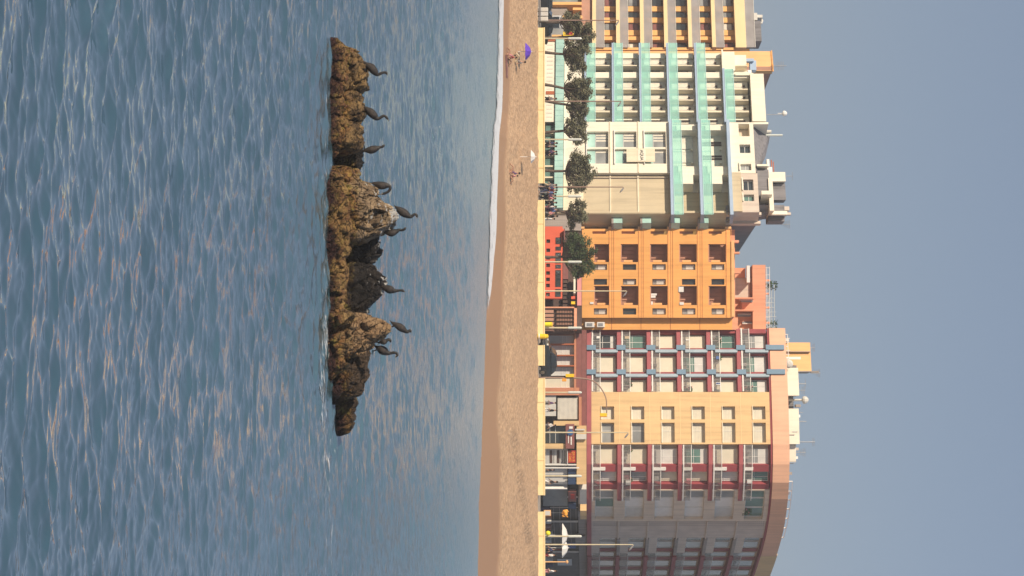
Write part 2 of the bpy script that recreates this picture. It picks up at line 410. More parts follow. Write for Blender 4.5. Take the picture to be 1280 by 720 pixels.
# foam -----------------------------------------------------------
def foam_material(name, thr, sc):
    Fm = bpy.data.materials.new(name); Fm.use_nodes = True; n = Fm.node_tree; b = n.nodes['Principled BSDF']
    b.inputs['Base Color'].default_value = (0.78, 0.80, 0.82, 1); b.inputs['Roughness'].default_value = 0.6
    geo = n.nodes.new('ShaderNodeNewGeometry'); mp = n.nodes.new('ShaderNodeMapping'); mp.inputs['Scale'].default_value = sc
    n.links.new(geo.outputs['Position'], mp.inputs['Vector'])
    nz = n.nodes.new('ShaderNodeTexNoise'); nz.inputs['Scale'].default_value = 1; nz.inputs['Detail'].default_value = 6; nz.inputs['Roughness'].default_value = 0.65
    n.links.new(mp.outputs[0], nz.inputs['Vector'])
    at = n.nodes.new('ShaderNodeAttribute'); at.attribute_name = 'dens'
    ad = n.nodes.new('ShaderNodeMath'); ad.operation = 'ADD'; n.links.new(nz.outputs['Fac'], ad.inputs[0]); n.links.new(at.outputs['Fac'], ad.inputs[1])
    mr = n.nodes.new('ShaderNodeMapRange'); mr.inputs['From Min'].default_value = thr; mr.inputs['From Max'].default_value = thr + 0.14
    mr.inputs['From Max'].default_value = thr + 0.26; n.links.new(ad.outputs[0], mr.inputs['Value']); n.links.new(mr.outputs[0], b.inputs['Alpha'])
    return Fm
# swash line along the beach
xs = np.linspace(-70, 4.5, 400); tt = np.linspace(0, 1, 26)
SX = np.repeat(xs[None, :], len(tt), 0)
y0 = shore_Y(xs)
wid = np.interp(xs, [-70, -26, -20, -14, -10, -4, 1, 4.5], [14, 13.5, 11.5, 10.0, 12.0, 11.0, 7.0, 1.5])
edge = 0.8*vnoise(xs*0.25, xs*0, xs*0, 4) + 0.3*vnoise(xs*0.9, xs*0, xs*0, 5)
SY = (y0 + 2.2 + edge)[None, :] - tt[:, None]*(wid + 1.5*vnoise(xs*0.18, xs*0, xs*0, 6))[None, :]
SZ = 0.06 + 0.03*np.sin(tt*np.pi)[:, None] + 0*SX + 0.10*np.clip(1 - tt[:, None]*4, 0, 1)
fade = np.clip((4.0 - xs)/4, 0, 1)
dens = (0.50*np.clip(1.15 - (np.abs(tt[:, None]-0.28)/0.60)**2.0, -0.6, 1) * fade[None, :]) + 0.0*SX - (1-fade)[None, :]*0.4
fo = grid_mesh('surf_foam', SX, SY, SZ, foam_material('surf_foam', 0.66, (1.1, 0.8, 1)), attrs={'dens': dens})
tag(fo, 'white line of foam where small waves wash up the sand', 'foam', kind='stuff')
# foam in front of the rocks
fx = np.linspace(-7.6, 10.0, 500); fy = np.linspace(-3.4, 1.6, 120)
FX, FYo = np.meshgrid(fx, fy)
FY = FYo + np.interp(fx, [-7.5, 0, 3, 10], [58.7, 58.5, 57.6, 59.6])[None, :]
FZ = waves(FX, FY, np.full_like(FX, 0.16)) + 0.02
band = np.exp(-((FYo - 0.1 + 0.7*fbm(FX*0.9, FYo*0.8, FX*0, 4, 31))/0.28)**2)*(0.55+0.75*vnoise(FX*1.6, FYo*2.0, FX*0, 77))
w2 = np.interp(fx, [-7.5, -2, 0.5, 1.5, 4, 6, 8, 10], [0.15, 0.22, 0.35, 0.62, 0.55, 0.30, 0.22, 0.0])[None, :]
d2 = 0.50*band*w2 + 0.22*np.exp(-((FYo+0.9)/0.7)**2)*np.clip(w2, 0, 1) - 0.015
fo2 = grid_mesh('rock_foam', FX, FY, FZ, foam_material('rock_foam', 0.60, (2.2, 7.0, 2)), attrs={'dens': d2})
tag(fo2, 'flecks of white foam on the water in front of the rocks', 'foam', kind='stuff')

# ================================================================ THE BEACH
def beach_z(X, Y):
    ys = shore_Y(X); t = (Y - ys)/(190 - ys)
    z = np.where(t < 0, t*3.0 - 0.0, 2.46*np.clip(t, 0, 1.0)) + 0.03
    # low sand scarp on the right
    ax, ay, bx, by = 12.2, 161.0, 27.0, 184.0
    L = math.hypot(bx-ax, by-ay); dx, dy = (bx-ax)/L, (by-ay)/L
    s = (X-ax)*dx + (Y-ay)*dy; d = -((X-ax)*dy - (Y-ay)*dx) + 0.9*vnoise(X*0.2, Y*0.2, X*0, 41)
    m_ = np.clip((s+5)/6, 0, 1)*np.clip((190-Y)/6, 0, 1)
    z = z + m_*0.42*(np.clip(d/1.3, 0, 1) - np.clip((d-3)/9, 0, 1))
    wetm = np.clip((t-0.2)/0.1, 0, 1)
    z = z + wetm*(0.05*fbm(X*0.55, Y*0.4, 0*X, 4, 50) + 0.035*fbm(X*2.2, Y*1.4, 0*X, 2, 60))
    return z, t
bxs = np.concatenate([[-900, -300, -120, -70], np.arange(-45, 45.01, 0.16), [70, 120, 300, 900]])
bys = np.concatenate([[90, 105, 118], np.arange(126, 190.2, 0.4)])
BX, BY = np.meshgrid(bxs, bys)
BZ, BT = beach_z(BX, BY)
wl = np.interp(BX, [-24, 19], [0.19, 0.27]) + 0.035*fbm(BX*0.22, BY*0.1, 0*BX, 5, 70)
WET = np.clip((wl + 0.02 - BT)/0.06, 0, 1)
def sand_material():
    Sm = bpy.data.materials.new('beach_sand'); Sm.use_nodes = True; n = Sm.node_tree; b = n.nodes['Principled BSDF']
    geo = n.nodes.new('ShaderNodeNewGeometry')
    nz = n.nodes.new('ShaderNodeTexNoise'); nz.inputs['Scale'].default_value = 3.2; nz.inputs['Detail'].default_value = 8; nz.inputs['Roughness'].default_value = 0.7
    mp = n.nodes.new('ShaderNodeMapping'); mp.inputs['Scale'].default_value = (1, 0.45, 1)
    n.links.new(geo.outputs['Position'], mp.inputs['Vector']); n.links.new(mp.outputs[0], nz.inputs['Vector'])
    cr = n.nodes.new('ShaderNodeValToRGB'); e = cr.color_ramp.elements
    e[0].position = 0.33; e[0].color = (0.40, 0.25, 0.15, 1); e[1].position = 0.62; e[1].color = (0.64, 0.43, 0.26, 1)
    n.links.new(nz.outputs['Fac'], cr.inputs[0])
    # dark specks of shells and weed
    vo = n.nodes.new('ShaderNodeTexVoronoi'); vo.inputs['Scale'].default_value = 2.4; n.links.new(geo.outputs['Position'], vo.inputs['Vector'])
    vr = n.nodes.new('ShaderNodeMapRange'); vr.inputs['From Min'].default_value = 0.06; vr.inputs['From Max'].default_value = 0.16; vr.inputs['To Min'].default_value = 0.55
    n.links.new(vo.outputs['Distance'], vr.inputs['Value'])
    mx1 = n.nodes.new('ShaderNodeVectorMath'); mx1.operation = 'SCALE'; n.links.new(cr.outputs[0], mx1.inputs[0]); n.links.new(vr.outputs[0], mx1.inputs['Scale'])
    at = n.nodes.new('ShaderNodeAttribute'); at.attribute_name = 'wet'
    mx = n.nodes.new('ShaderNodeMix'); mx.data_type = 'RGBA'; n.links.new(at.outputs['Fac'], mx.inputs['Factor'])
    n.links.new(mx1.outputs[0], mx.inputs[6]); mx.inputs[7].default_value = (0.40, 0.235, 0.135, 1)
    n.links.new(mx.outputs[2], b.inputs['Base Color'])
    mr = n.nodes.new('ShaderNodeMapRange'); mr.inputs['To Min'].default_value = 0.95; mr.inputs['To Max'].default_value = 0.55
    n.links.new(at.outputs['Fac'], mr.inputs['Value']); n.links.new(mr.outputs[0], b.inputs['Roughness'])
    b.inputs['Specular IOR Level'].default_value = 0.25
    n2 = n.nodes.new('ShaderNodeTexNoise'); n2.inputs['Scale'].default_value = 2.6; n2.inputs['Detail'].default_value = 5
    n.links.new(geo.outputs['Position'], n2.inputs['Vector'])
    inv = n.nodes.new('ShaderNodeMath'); inv.operation = 'SUBTRACT'; inv.inputs[0].default_value = 1.02; n.links.new(at.outputs['Fac'], inv.inputs[1])
    mlt = n.nodes.new('ShaderNodeMath'); mlt.operation = 'MULTIPLY'; n.links.new(inv.outputs[0], mlt.inputs[0]); n.links.new(n2.outputs['Fac'], mlt.inputs[1])
    bp = n.nodes.new('ShaderNodeBump'); bp.inputs['Distance'].default_value = 0.16; bp.inputs['Strength'].default_value = 0.9
    n.links.new(mlt.outputs[0], bp.inputs['Height']); n.links.new(bp.outputs[0], b.inputs['Normal'])
    return Sm
beach = grid_mesh('beach_sand', BX, BY, BZ, sand_material(), attrs={'wet': WET})
tag(beach, 'tan sandy beach with a darker smooth wet strip by the water', 'beach', kind='structure')

# promenade and road
PZ = 2.5
o = MB().box((-900, 190.35, 0.0), (900, 198.0, PZ)).build('promenade', 'paving'); tag(o, 'paved seafront promenade behind the yellow wall', 'promenade', kind='structure')
o = MB().box((-900, 198.16, 0.0), (900, 900.0, PZ-0.12)).build('road', 'asphalt'); tag(o, 'asphalt seafront road between promenade and buildings', 'road', kind='structure')
o = MB().box((-900, 198.0, 0.0), (900, 198.16, PZ+0.01)).build('road_kerb', 'kerb'); tag(o, 'pale stone kerb between promenade and road', 'kerb', kind='structure')
mb = MB()
for i in range(-40, 40): mb.box((i*6, 201.4, PZ-0.12), (i*6+3, 201.55, PZ-0.116))
o = mb.build('road_markings', 'paint_white'); tag(o, 'white dashed centre line on the seafront road', 'road marking', kind='structure')

# yellow sea wall, in the stretches the photograph shows, with stairs in the gaps
WT = P(0, 681, 190)[2]; WBt = 0.9
def wall_seg(u0, u1, top, label, v0=None):
    x0, x1 = (u0-360)*190/FP, (u1-360)*190/FP
    r = empty('sea_wall', (x0, 190, WBt), label, 'wall', 'stretches of the yellow sea wall')
    MB().box((x0, 190.02, WBt), (x1, 190.32, top-0.1)).build('wall', 'sea_wall', r)
    MB().box((x0-0.02, 189.97, top-0.1), (x1+0.02, 190.36, top)).build('coping', 'sea_wall', r, bevel=0.02)
    js = MB(); x = x0+2.2
    while x < min(x1, 60)-1: js.box((x, 189.99, WBt), (x+0.035, 190.021, top-0.1)); x += 5.4
    if js.v and x0 < 60: js.build('joint_lines', 'sea_wall_base', r)
    return r
wall_seg(34.6, 229, WT, 'long yellow sea wall stretch in front of the teal balconied hotel')
wall_seg(250, 423.4, WT, 'yellow sea wall stretch in front of the orange apartment block')
wall_seg(431.6, 457, WT, 'short yellow sea wall stretch in front of the black car')
wall_seg(473, 619, WT+0.03, 'yellow sea wall stretch in front of the maroon balconies and shop shutters')
wall_seg(640, 1500, WT+0.03, 'yellow sea wall stretch at the right in front of the white parasols')
# ================================================================ THE ROCKS
def rock_material(name, top_a, top_b, low_a, low_b, zmix, guano=0.0):
    Rm = bpy.data.materials.new(name); Rm.use_nodes = True; n = Rm.node_tree; b = n.nodes['Principled BSDF']
    L = n.links.new
    b.inputs['Roughness'].default_value = 0.85; b.inputs['Specular IOR Level'].default_value = 0.3
    geo = n.nodes.new('ShaderNodeNewGeometry')
    def noise(sc, det, rough=0.6, vec=None):
        q = n.nodes.new('ShaderNodeTexNoise'); q.inputs['Scale'].default_value = sc; q.inputs['Detail'].default_value = det; q.inputs['Roughness'].default_value = rough
        L(vec or geo.outputs['Position'], q.inputs['Vector']); return q.outputs['Fac']
    def ramp(f, c0, c1, p0=0.4, p1=0.6):
        r_ = n.nodes.new('ShaderNodeValToRGB'); r_.color_ramp.elements[0].position = p0; r_.color_ramp.elements[1].position = p1
        r_.color_ramp.elements[0].color = tuple(c0) + (1,); r_.color_ramp.elements[1].color = tuple(c1) + (1,); L(f, r_.inputs[0]); return r_
    top = ramp(noise(2.2, 9, 0.7), top_a, top_b, 0.35, 0.62)
    low = ramp(noise(5.5, 8, 0.7), low_a, low_b, 0.38, 0.6)
    green = ramp(noise(3.4, 6, 0.7), (0, 0, 0), (1, 1, 1), 0.50, 0.60)
    mg = n.nodes.new('ShaderNodeMix'); mg.data_type = 'RGBA'; L(green.outputs[0], mg.inputs['Factor']); L(low.outputs[0], mg.inputs[6]); mg.inputs[7].default_value = (0.27, 0.21, 0.05, 1)
    sx = n.nodes.new('ShaderNodeSeparateXYZ'); L(geo.outputs['Position'], sx.inputs[0])
    wob = n.nodes.new('ShaderNodeMath'); wob.operation = 'MULTIPLY_ADD'; L(noise(1.4, 5), wob.inputs[0]); wob.inputs[1].default_value = -1.4; wob.inputs[2].default_value = 0.7
    zz = n.nodes.new('ShaderNodeMath'); zz.operation = 'ADD'; L(sx.outputs['Z'], zz.inputs[0]); L(wob.outputs[0], zz.inputs[1])
    mr = n.nodes.new('ShaderNodeMapRange'); mr.inputs['From Min'].default_value = zmix - 0.12; mr.inputs['From Max'].default_value = zmix + 0.12; L(zz.outputs[0], mr.inputs['Value'])
    mz = n.nodes.new('ShaderNodeMix'); mz.data_type = 'RGBA'; L(mr.outputs[0], mz.inputs['Factor']); L(mg.outputs[2], mz.inputs[6]); L(top.outputs[0], mz.inputs[7])
    wet = n.nodes.new('ShaderNodeMapRange'); wet.inputs['From Min'].default_value = 0.02; wet.inputs['From Max'].default_value = 0.30; wet.inputs['To Min'].default_value = 1; wet.inputs['To Max'].default_value = 0; L(zz.outputs[0], wet.inputs['Value'])
    mwt = n.nodes.new('ShaderNodeMix'); mwt.data_type = 'RGBA'; L(wet.outputs[0], mwt.inputs['Factor']); L(mz.outputs[2], mwt.inputs[6]); mwt.inputs[7].default_value = (0.045, 0.018, 0.017, 1); mz = mwt
    # dark cracks
    mpc = n.nodes.new('ShaderNodeMapping'); mpc.inputs['Scale'].default_value = (1.0, 1.0, 2.1); mpc.inputs['Rotation'].default_value = (0, 0.6, 0); L(geo.outputs['Position'], mpc.inputs['Vector'])
    vo = n.nodes.new('ShaderNodeTexVoronoi'); vo.feature = 'DISTANCE_TO_EDGE'; vo.inputs['Scale'].default_value = 2.6
    dist = n.nodes.new('ShaderNodeVectorMath'); dist.operation = 'ADD'; L(mpc.outputs[0], dist.inputs[0])
    nn = n.nodes.new('ShaderNodeTexNoise'); nn.inputs['Scale'].default_value = 2; L(geo.outputs['Position'], nn.inputs['Vector']); L(nn.outputs['Color'], dist.inputs[1]); L(dist.outputs[0], vo.inputs['Vector'])
    crk = n.nodes.new('ShaderNodeMapRange'); crk.inputs['From Max'].default_value = 0.05; crk.inputs['To Min'].default_value = 0.12; L(vo.outputs['Distance'], crk.inputs['Value'])
    sc = n.nodes.new('ShaderNodeVectorMath'); sc.operation = 'SCALE'; L(mz.outputs[2], sc.inputs[0]); L(crk.outputs[0], sc.inputs['Scale'])
    last = sc.outputs[0]
    if guano:
        nf = n.nodes.new('ShaderNodeSeparateXYZ'); L(geo.outputs['Normal'], nf.inputs[0])
        a = n.nodes.new('ShaderNodeMath'); a.operation = 'MULTIPLY_ADD'; L(nf.outputs['Z'], a.inputs[0]); a.inputs[1].default_value = 0.35; L(noise(2.8, 5), a.inputs[2])
        a2 = n.nodes.new('ShaderNodeMath'); a2.operation = 'MULTIPLY_ADD'; L(sx.outputs['Z'], a2.inputs[0]); a2.inputs[1].default_value = 0.22; L(a.outputs[0], a2.inputs[2])
        g = n.nodes.new('ShaderNodeMapRange'); g.inputs['From Min'].default_value = 1.22 - guano; g.inputs['From Max'].default_value = 1.27 - guano; L(a2.outputs[0], g.inputs['Value'])
        mw = n.nodes.new('ShaderNodeMix'); mw.data_type = 'RGBA'; L(g.outputs[0], mw.inputs['Factor']); L(last, mw.inputs[6]); mw.inputs[7].default_value = (0.60, 0.58, 0.54, 1); last = mw.outputs[2]
    L(last, b.inputs['Base Color'])
    bp = n.nodes.new('ShaderNodeBump'); bp.inputs['Distance'].default_value = 0.12; bp.inputs['Strength'].default_value = 1.0
    ab = n.nodes.new('ShaderNodeMath'); ab.operation = 'MULTIPLY_ADD'; L(crk.outputs[0], ab.inputs[0]); ab.inputs[1].default_value = 0.5; L(noise(9, 8, 0.75), ab.inputs[2])
    L(ab.outputs[0], bp.inputs['Height']); L(bp.outputs[0], b.inputs['Normal'])
    return Rm
RM = dict(
    algae=rock_material('rock_algae', (0.40, 0.26, 0.11), (0.09, 0.058, 0.035), (0.10, 0.035, 0.026), (0.38, 0.21, 0.07), 0.45),
    tan=rock_material('rock_tan', (0.16, 0.11, 0.07), (0.46, 0.33, 0.20), (0.12, 0.045, 0.03), (0.34, 0.20, 0.06), 0.75, guano=0.13),
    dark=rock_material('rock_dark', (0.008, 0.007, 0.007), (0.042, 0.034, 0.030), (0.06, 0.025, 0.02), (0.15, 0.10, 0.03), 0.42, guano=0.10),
    bould=rock_material('rock_boulder', (0.26, 0.155, 0.08), (0.42, 0.28, 0.155), (0.30, 0.14, 0.04), (0.16, 0.08, 0.03), 0.55, guano=0.04),
    brown=rock_material('rock_brown', (0.030, 0.022, 0.018), (0.12, 0.08, 0.05), (0.12, 0.05, 0.025), (0.22, 0.13, 0.04), 0.40),
    weed=rock_material('rock_weed', (0.14, 0.06, 0.035), (0.38, 0.25, 0.09), (0.10, 0.034, 0.028), (0.34, 0.20, 0.07), 0.25))
KR = 59.3
def rock(pts, Y0, depth, material, label, seed, rough=0.11, bot=-0.35, lean=0.0, block=0.10, power=0.55, back=1.0, grp='rocks standing out of the sea in one line'):
    """pts: (u, v) silhouette seen from the sea; the body swells towards the camera and away from it."""
    us = np.array([p[0] for p in pts], float); vs = np.array([p[1] for p in pts], float)
    Xp = (us-360)*Y0/FP; Zp = CH + (vs-HZ)*Y0/FP
    nx = max(40, int((Xp[-1]-Xp[0])/0.024)); nt = 110
    x = np.linspace(Xp[0], Xp[-1], nx); zt = np.interp(x, Xp, Zp) + 0.045*fbm(x*5, x*0, x*0, 4, seed+9)
    th = np.linspace(0.0, np.pi, nt)
    A = np.cos(th); B = np.sin(th)
    prof = np.sign(A)*np.abs(A)**power; zf = np.abs(B)**0.8
    endf = np.clip(np.minimum((x-x[0]), (x[-1]-x))/(0.35*min(1.2, x[-1]-x[0])), 0.02, 1)**0.5
    dpt = depth*endf*(0.75 + 0.5*(zt-bot)/max(1e-3, (zt-bot).max())*0.5)
    X = np.repeat(x[None, :], nt, 0) + lean*0
    Z = bot + zf[:, None]*(zt-bot)[None, :]
    Yd = -prof[:, None]*dpt[None, :]; Yd = np.where(Yd > 0, Yd*back, Yd)
    Y = Y0 + Yd
    # outward direction, roughly
    ny = -prof[:, None] + 0*X; nz = zf[:, None]*0.9 + 0*X; nl = np.sqrt(ny**2+nz**2)+1e-6; ny /= nl; nz /= nl
    n1 = fbm(X*1.5, Y*1.5, Z*1.9, 5, seed, ridged=True)*0.5
    d1, d2, idv = worley(X*2.0+0.3*n1, Y*2.0, Z*2.6+X*1.0, seed+3)
    e1, e2, ide = worley(X*5.5, Y*5.5, Z*6.5+X*2, seed+7)
    fine = fbm(X*9, Y*9, Z*9, 3, seed+11) + 1.2*fbm(X*17, Y*17, Z*26, 2, seed+13, ridged=True)
    D = rough*n1 + block*1.25*(idv-0.5)*2 + block*0.6*(ide-0.5) - 0.15*np.clip(1-(d2-d1)/0.10, 0, 1) - 0.05*np.clip(1-(e2-e1)/0.15, 0, 1) + 0.022*fine
    keep = np.clip(1.6-zf[:, None]**6, 0.6, 1)       # hold the skyline
    D = D*keep
    Y = Y + ny*D; Z = Z + nz*D; X = X + 0.35*D*fbm(X*1.2, Y*1.2, Z*1.2, 2, seed+5)
    o = grid_mesh('rock', X, Y, Z, RM[material], smooth=True)
    # origin at the rock's foot
    c = Vector((float(x.mean()), Y0, 0.0)); o.data.transform(Matrix.Translation(-c)); o.location = c
    return tag(o, label, 'rock', grp)
rock([(48,422),(53,427),(57,431),(60,436),(63,446),(66,443),(69,448),(75,450),(80,454),(86,456),(95,457),(104,458),(111,457),(117,451),(121,440),(124,425)], 59.9, 0.75, 'algae',
     'low brown weedy rock at the far left end of the row, under one cormorant', 1)
rock([(106,430),(112,448),(118,453),(126,450),(130,454),(138,455),(146,454),(151,452),(156,450),(160,436),(163,424)], 59.7, 0.7, 'algae',
     'rugged brown and grey rock under the second cormorant from the left', 2)
rock([(150,428),(154,446),(159,452),(165,454),(170,450),(176,453),(184,453),(188,452),(192,444),(196,428)], 59.4, 0.8, 'algae',
     'rounded olive topped boulder just left of the dark gap', 3, rough=0.07, block=0.06)
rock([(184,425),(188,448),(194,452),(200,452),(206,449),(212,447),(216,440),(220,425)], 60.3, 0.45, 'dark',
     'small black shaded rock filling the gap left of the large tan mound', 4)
rock([(206,424),(211,444),(217,447),(222,448),(226,450),(229,460),(233,463),(238,455),(243,440),(246,424)], 59.5, 0.7, 'tan',
     'split tan rock below the hunched cormorant', 5)
rock([(224,424),(229,450),(233,465),(239,468),(245,470),(250,476),(255,481),(260,487),(264,492),(270,492),(276,491),(281,490),(286,484),(290,477),(296,470),(303,458),(310,440),(317,424)], 59.6, 1.25, 'tan',
     'largest tan rock mound with white droppings on its peak', 6, rough=0.13, block=0.12, power=0.8)
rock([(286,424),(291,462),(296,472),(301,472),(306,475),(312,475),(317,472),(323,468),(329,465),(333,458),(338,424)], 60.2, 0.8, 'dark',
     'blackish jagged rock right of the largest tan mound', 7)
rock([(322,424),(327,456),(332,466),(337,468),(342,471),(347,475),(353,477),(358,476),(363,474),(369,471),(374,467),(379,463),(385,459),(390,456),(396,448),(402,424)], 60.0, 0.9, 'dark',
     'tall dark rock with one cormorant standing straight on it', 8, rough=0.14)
rock([(212,416),(218,426),(226,430),(236,433),(248,436),(262,437),(276,440),(288,440),(300,437),(312,436),(322,431),(330,432),(340,434),(350,431),(360,430),(372,432),(384,427),(396,424),(402,416)], 58.55, 0.55, 'weed',
     'long low weed covered ledge at the foot of the large tan mound', 9, rough=0.09, block=0.06)
rock([(47,418),(54,425),(62,430),(72,428),(84,433),(96,430),(108,432),(120,427),(132,431),(146,429),(158,432),(170,428),(182,430),(192,424),(200,418)], 59.0, 0.45, 'weed',
     'low reddish weed covered shelf at the foot of the left rocks', 21, rough=0.09, block=0.06)
rock([(378,416),(383,428),(387,436),(392,441),(397,445),(402,444),(407,436),(413,426),(418,416)], 58.5, 0.5, 'algae',
     'small yellow green boulder in front of the big orange boulder', 10, rough=0.06)
rock([(386,424),(390,440),(393,452),(396,462),(400,474),(404,481),(409,486),(414,486),(419,480),(424,476),(429,471),(434,467),(440,462),(446,457),(451,440),(456,424)], 59.2, 0.95, 'bould',
     'big smooth orange tan boulder under the rightmost high cormorant', 11, rough=0.04, block=0.13, power=0.9)
rock([(424,420),(430,452),(438,462),(446,461),(453,459),(461,458),(468,457),(474,455),(481,452),(487,452),(492,450),(496,446),(500,430),(504,420)], 59.7, 0.8, 'brown',
     'dark brown sloping rock right of the big orange boulder', 12)
rock([(474,414),(480,424),(486,430),(492,437),(498,446),(505,447),(512,444),(517,438),(523,441),(530,442),(536,438),(541,435),(545,426)], 60.6, 0.55, 'brown',
     'small ragged rock at the far right end of the row', 13, rough=0.09)
rock([(402,412),(410,422),(420,432),(430,438),(438,436),(446,428),(456,433),(462,430),(470,420),(476,412)], 58.6, 0.4, 'algae',
     'low orange brown stones at the foot of the big orange boulder', 14, rough=0.08)

# ================================================================ THE CORMORANTS
bm_feather = mat('cormorant_feather', (0.020, 0.017, 0.016), 0.55, 0.5, 9, bump=0.01)
bm_wing = mat('cormorant_wing', (0.036, 0.028, 0.024), 0.6, 0.5, 14, bump=0.015)
bm_bill = mat('cormorant_bill', (0.20, 0.15, 0.08), 0.5, 0.2, 9)
bm_face = mat('cormorant_face', (0.35, 0.28, 0.18), 0.5, 0.2, 9)
def smooth_path(pts, rr, sub=5):
    n_ = len(pts); out, ro = [], []
    for i in range(n_-1):
        p0, p1, p2, p3 = (Vector(pts[max(i-1,0)]), Vector(pts[i]), Vector(pts[i+1]), Vector(pts[min(i+2,n_-1)]))
        for k in range(sub):
            t = k/sub
            out.append(0.5*((2*p1)+(p2-p0)*t+(2*p0-5*p1+4*p2-p3)*t*t+(-p0+3*p1-3*p2+p3)*t**3)); ro.append(rr[i]*(1-t)+rr[i+1]*t)
    out.append(Vector(pts[-1])); ro.append(rr[-1]); return out, ro
def cormorant(Y, body, tail, neck, feet, beak, label, pose_turn=0.0, bw=0.125):
    """body/tail/neck/feet/beak: picture-plane points (u, v) turned into metres at distance Y."""
    q = lambda p, dy=0.0: Vector(((p[0]-360)*Y/FP, Y+dy, CH+(p[1]-HZ)*Y/FP))
    f = q(feet); root = empty('cormorant', f, label, 'cormorant', 'cormorants perched on the rocks')
    b0, b1, b2 = (q(p) for p in body)          # rump, belly, shoulder
    nk = [q(p) for p in neck]                  # neck points up to the head
    path = [b0, b0.lerp(b1, .5), b1, b1.lerp(b2, .55), b2] + nk
    rads = [0.045, bw*0.80, bw, bw*0.92, bw*0.62] + [0.043]*(len(nk)-2) + [0.036, 0.040][:2] if len(nk) >= 2 else []
    rads = rads[:len(path)]
    pp, rr = smooth_path(path, rads, 5)
    head = nk[-1]; hd = (q(beak)-head); hd.normalize()
    pp += [head+hd*0.035, head+hd*0.065]; rr += [0.034, 0.018]
    MB().tube(pp, rr, 14, flat=0.85).build('body', bm_feather, root, smooth=True)
    # tail: flat wedge of stiff feathers
    t1 = q(tail); d = (t1-b0).normalized(); sdv = Vector((0, 1, 0)); up = d.cross(sdv)
    mb = MB(); s_ = b0 - d*0.05
    mb.add([s_+sdv*0.035+up*0.015, s_-sdv*0.035+up*0.015, t1-sdv*0.07+up*0.006, t1+sdv*0.07+up*0.006,
            s_+sdv*0.035-up*0.015, s_-sdv*0.035-up*0.015, t1-sdv*0.07-up*0.006, t1+sdv*0.07-up*0.006],
           [(0,1,2,3),(7,6,5,4),(0,4,5,1),(1,5,6,2),(2,6,7,3),(3,7,4,0)])
    mb.build('tail', bm_feather, root)
    # folded wings, laid along both flanks
    ax = (b2-b0).normalized()
    for sgn in (-1, 1):
        wp = [b2+Vector((0, sgn*0.055, 0))-ax*0.02, b1.lerp(b2, .5)+Vector((0, sgn*0.085, 0)), b1+Vector((0, sgn*0.09, 0)), b0+Vector((0, sgn*0.045, 0)), b0-ax*0.09+Vector((0, sgn*0.02, 0))]
        wpp, wr = smooth_path(wp, [0.03, 0.078, 0.085, 0.05, 0.008], 4)
        MB().tube(wpp, wr, 10, flat=0.55).build('wing', bm_wing, root, smooth=True)
    # bill with a hooked tip
    tip = q(beak); up2 = Vector((0, 0, 1))
    MB().tube([head+hd*0.04, head.lerp(tip, .7)+hd*0.01, tip, tip+hd*0.006-up2*0.014], [0.017, 0.010, 0.008, 0.003], 7).build('bill', bm_bill, root, smooth=True)
    MB().tube([head+hd*0.012-up2*0.02, head+hd*0.05-up2*0.018], [0.026, 0.012], 8, flat=1.25).build('throat_patch', bm_face, root, smooth=True)
    hip = b0.lerp(b1, .45)
    for sgn in (-1, 1):
        ft = f + Vector((0.0, sgn*0.045, 0)); h = hip + Vector((0, sgn*0.04, -0.02))
        k = h.lerp(ft, .55) + Vector((0.02, 0, 0))
        lg = MB().tube([h, k, ft+Vector((0, 0, 0.02))], [0.036, 0.018, 0.013], 7)
        fw = Vector((math.copysign(1, (b2-b0).x or 1), 0, 0))
        lg.add([ft+Vector((0,0,.02)), ft+fw*0.11+Vector((0,-.045,.0)), ft+fw*0.12+Vector((0,0,.0)), ft+fw*0.10+Vector((0,.045,.0)), ft-fw*0.03+Vector((0,0,-.012))],
               [(0,1,2),(0,2,3),(4,2,1),(4,3,2),(0,4,1),(0,3,4)])
        lg.build('leg', bm_feather, root)
    return root
cormorant(59.7, [(79.5,456.5),(84.5,464),(92,470.5)], (75.5,450.5), [(93.3,473),(91.5,476.5),(90.6,480),(90.8,482.6)], (84.5,456.5), (94.0,484.2),
          'leftmost cormorant, standing tall on the weedy left end rock')
cormorant(59.6, [(135,457),(141,464),(147.5,470.5)], (128.6,451.2), [(148,474),(145.8,477.5),(144.8,480.5),(147,483.4)], (142,457), (151.2,486.2),
          'second cormorant from the left, its neck bent in an S')
cormorant(59.3, [(188.2,456.5),(187.5,464),(185,472)], (187,449.5), [(184,474.5),(183.8,477),(183,478.6)], (186,455.5), (180.8,481),
          'compact cormorant on the olive boulder beside the dark gap', bw=0.115)
cormorant(59.4, [(229.4,468),(231.8,476),(232,484)], (228.2,461.6), [(233.4,487.4),(237,487.3),(240,484.6),(242,480)], (233.5,467), (243.2,474.5),
          'hunched cormorant curling its neck down over the split tan rock', bw=0.12)
cormorant(59.7, [(259.8,496.5),(265,503),(270,511)], (256,492), [(271,514),(269.2,516.2),(267.8,518.6),(269,520.8)], (266,493), (272.6,522),
          'highest cormorant, perched on the peak of the tan mound')
cormorant(59.9, [(290.5,482),(291.5,489),(289,496)], (292,475), [(287.4,499),(287.8,502),(286.6,505.5)], (288.5,481), (284.0,507.6),
          'cormorant leaning against the right flank of the tan mound', bw=0.105)
cormorant(60.0, [(358.6,479),(361.5,486),(363.4,492)], (354,473.8), [(363.4,496),(363,500),(363.2,503.2)], (362,476.5), (365.0,506.4),
          'cormorant with straight upright neck on the tall dark rock')
cormorant(59.3, [(404.4,492),(408.5,499.5),(413.6,506.5)], (400.6,487.2), [(415,509.4),(413.6,511),(412.8,512.6)], (409,485.8), (416.2,514.2),
          'cormorant perched on top of the big orange boulder', bw=0.11)
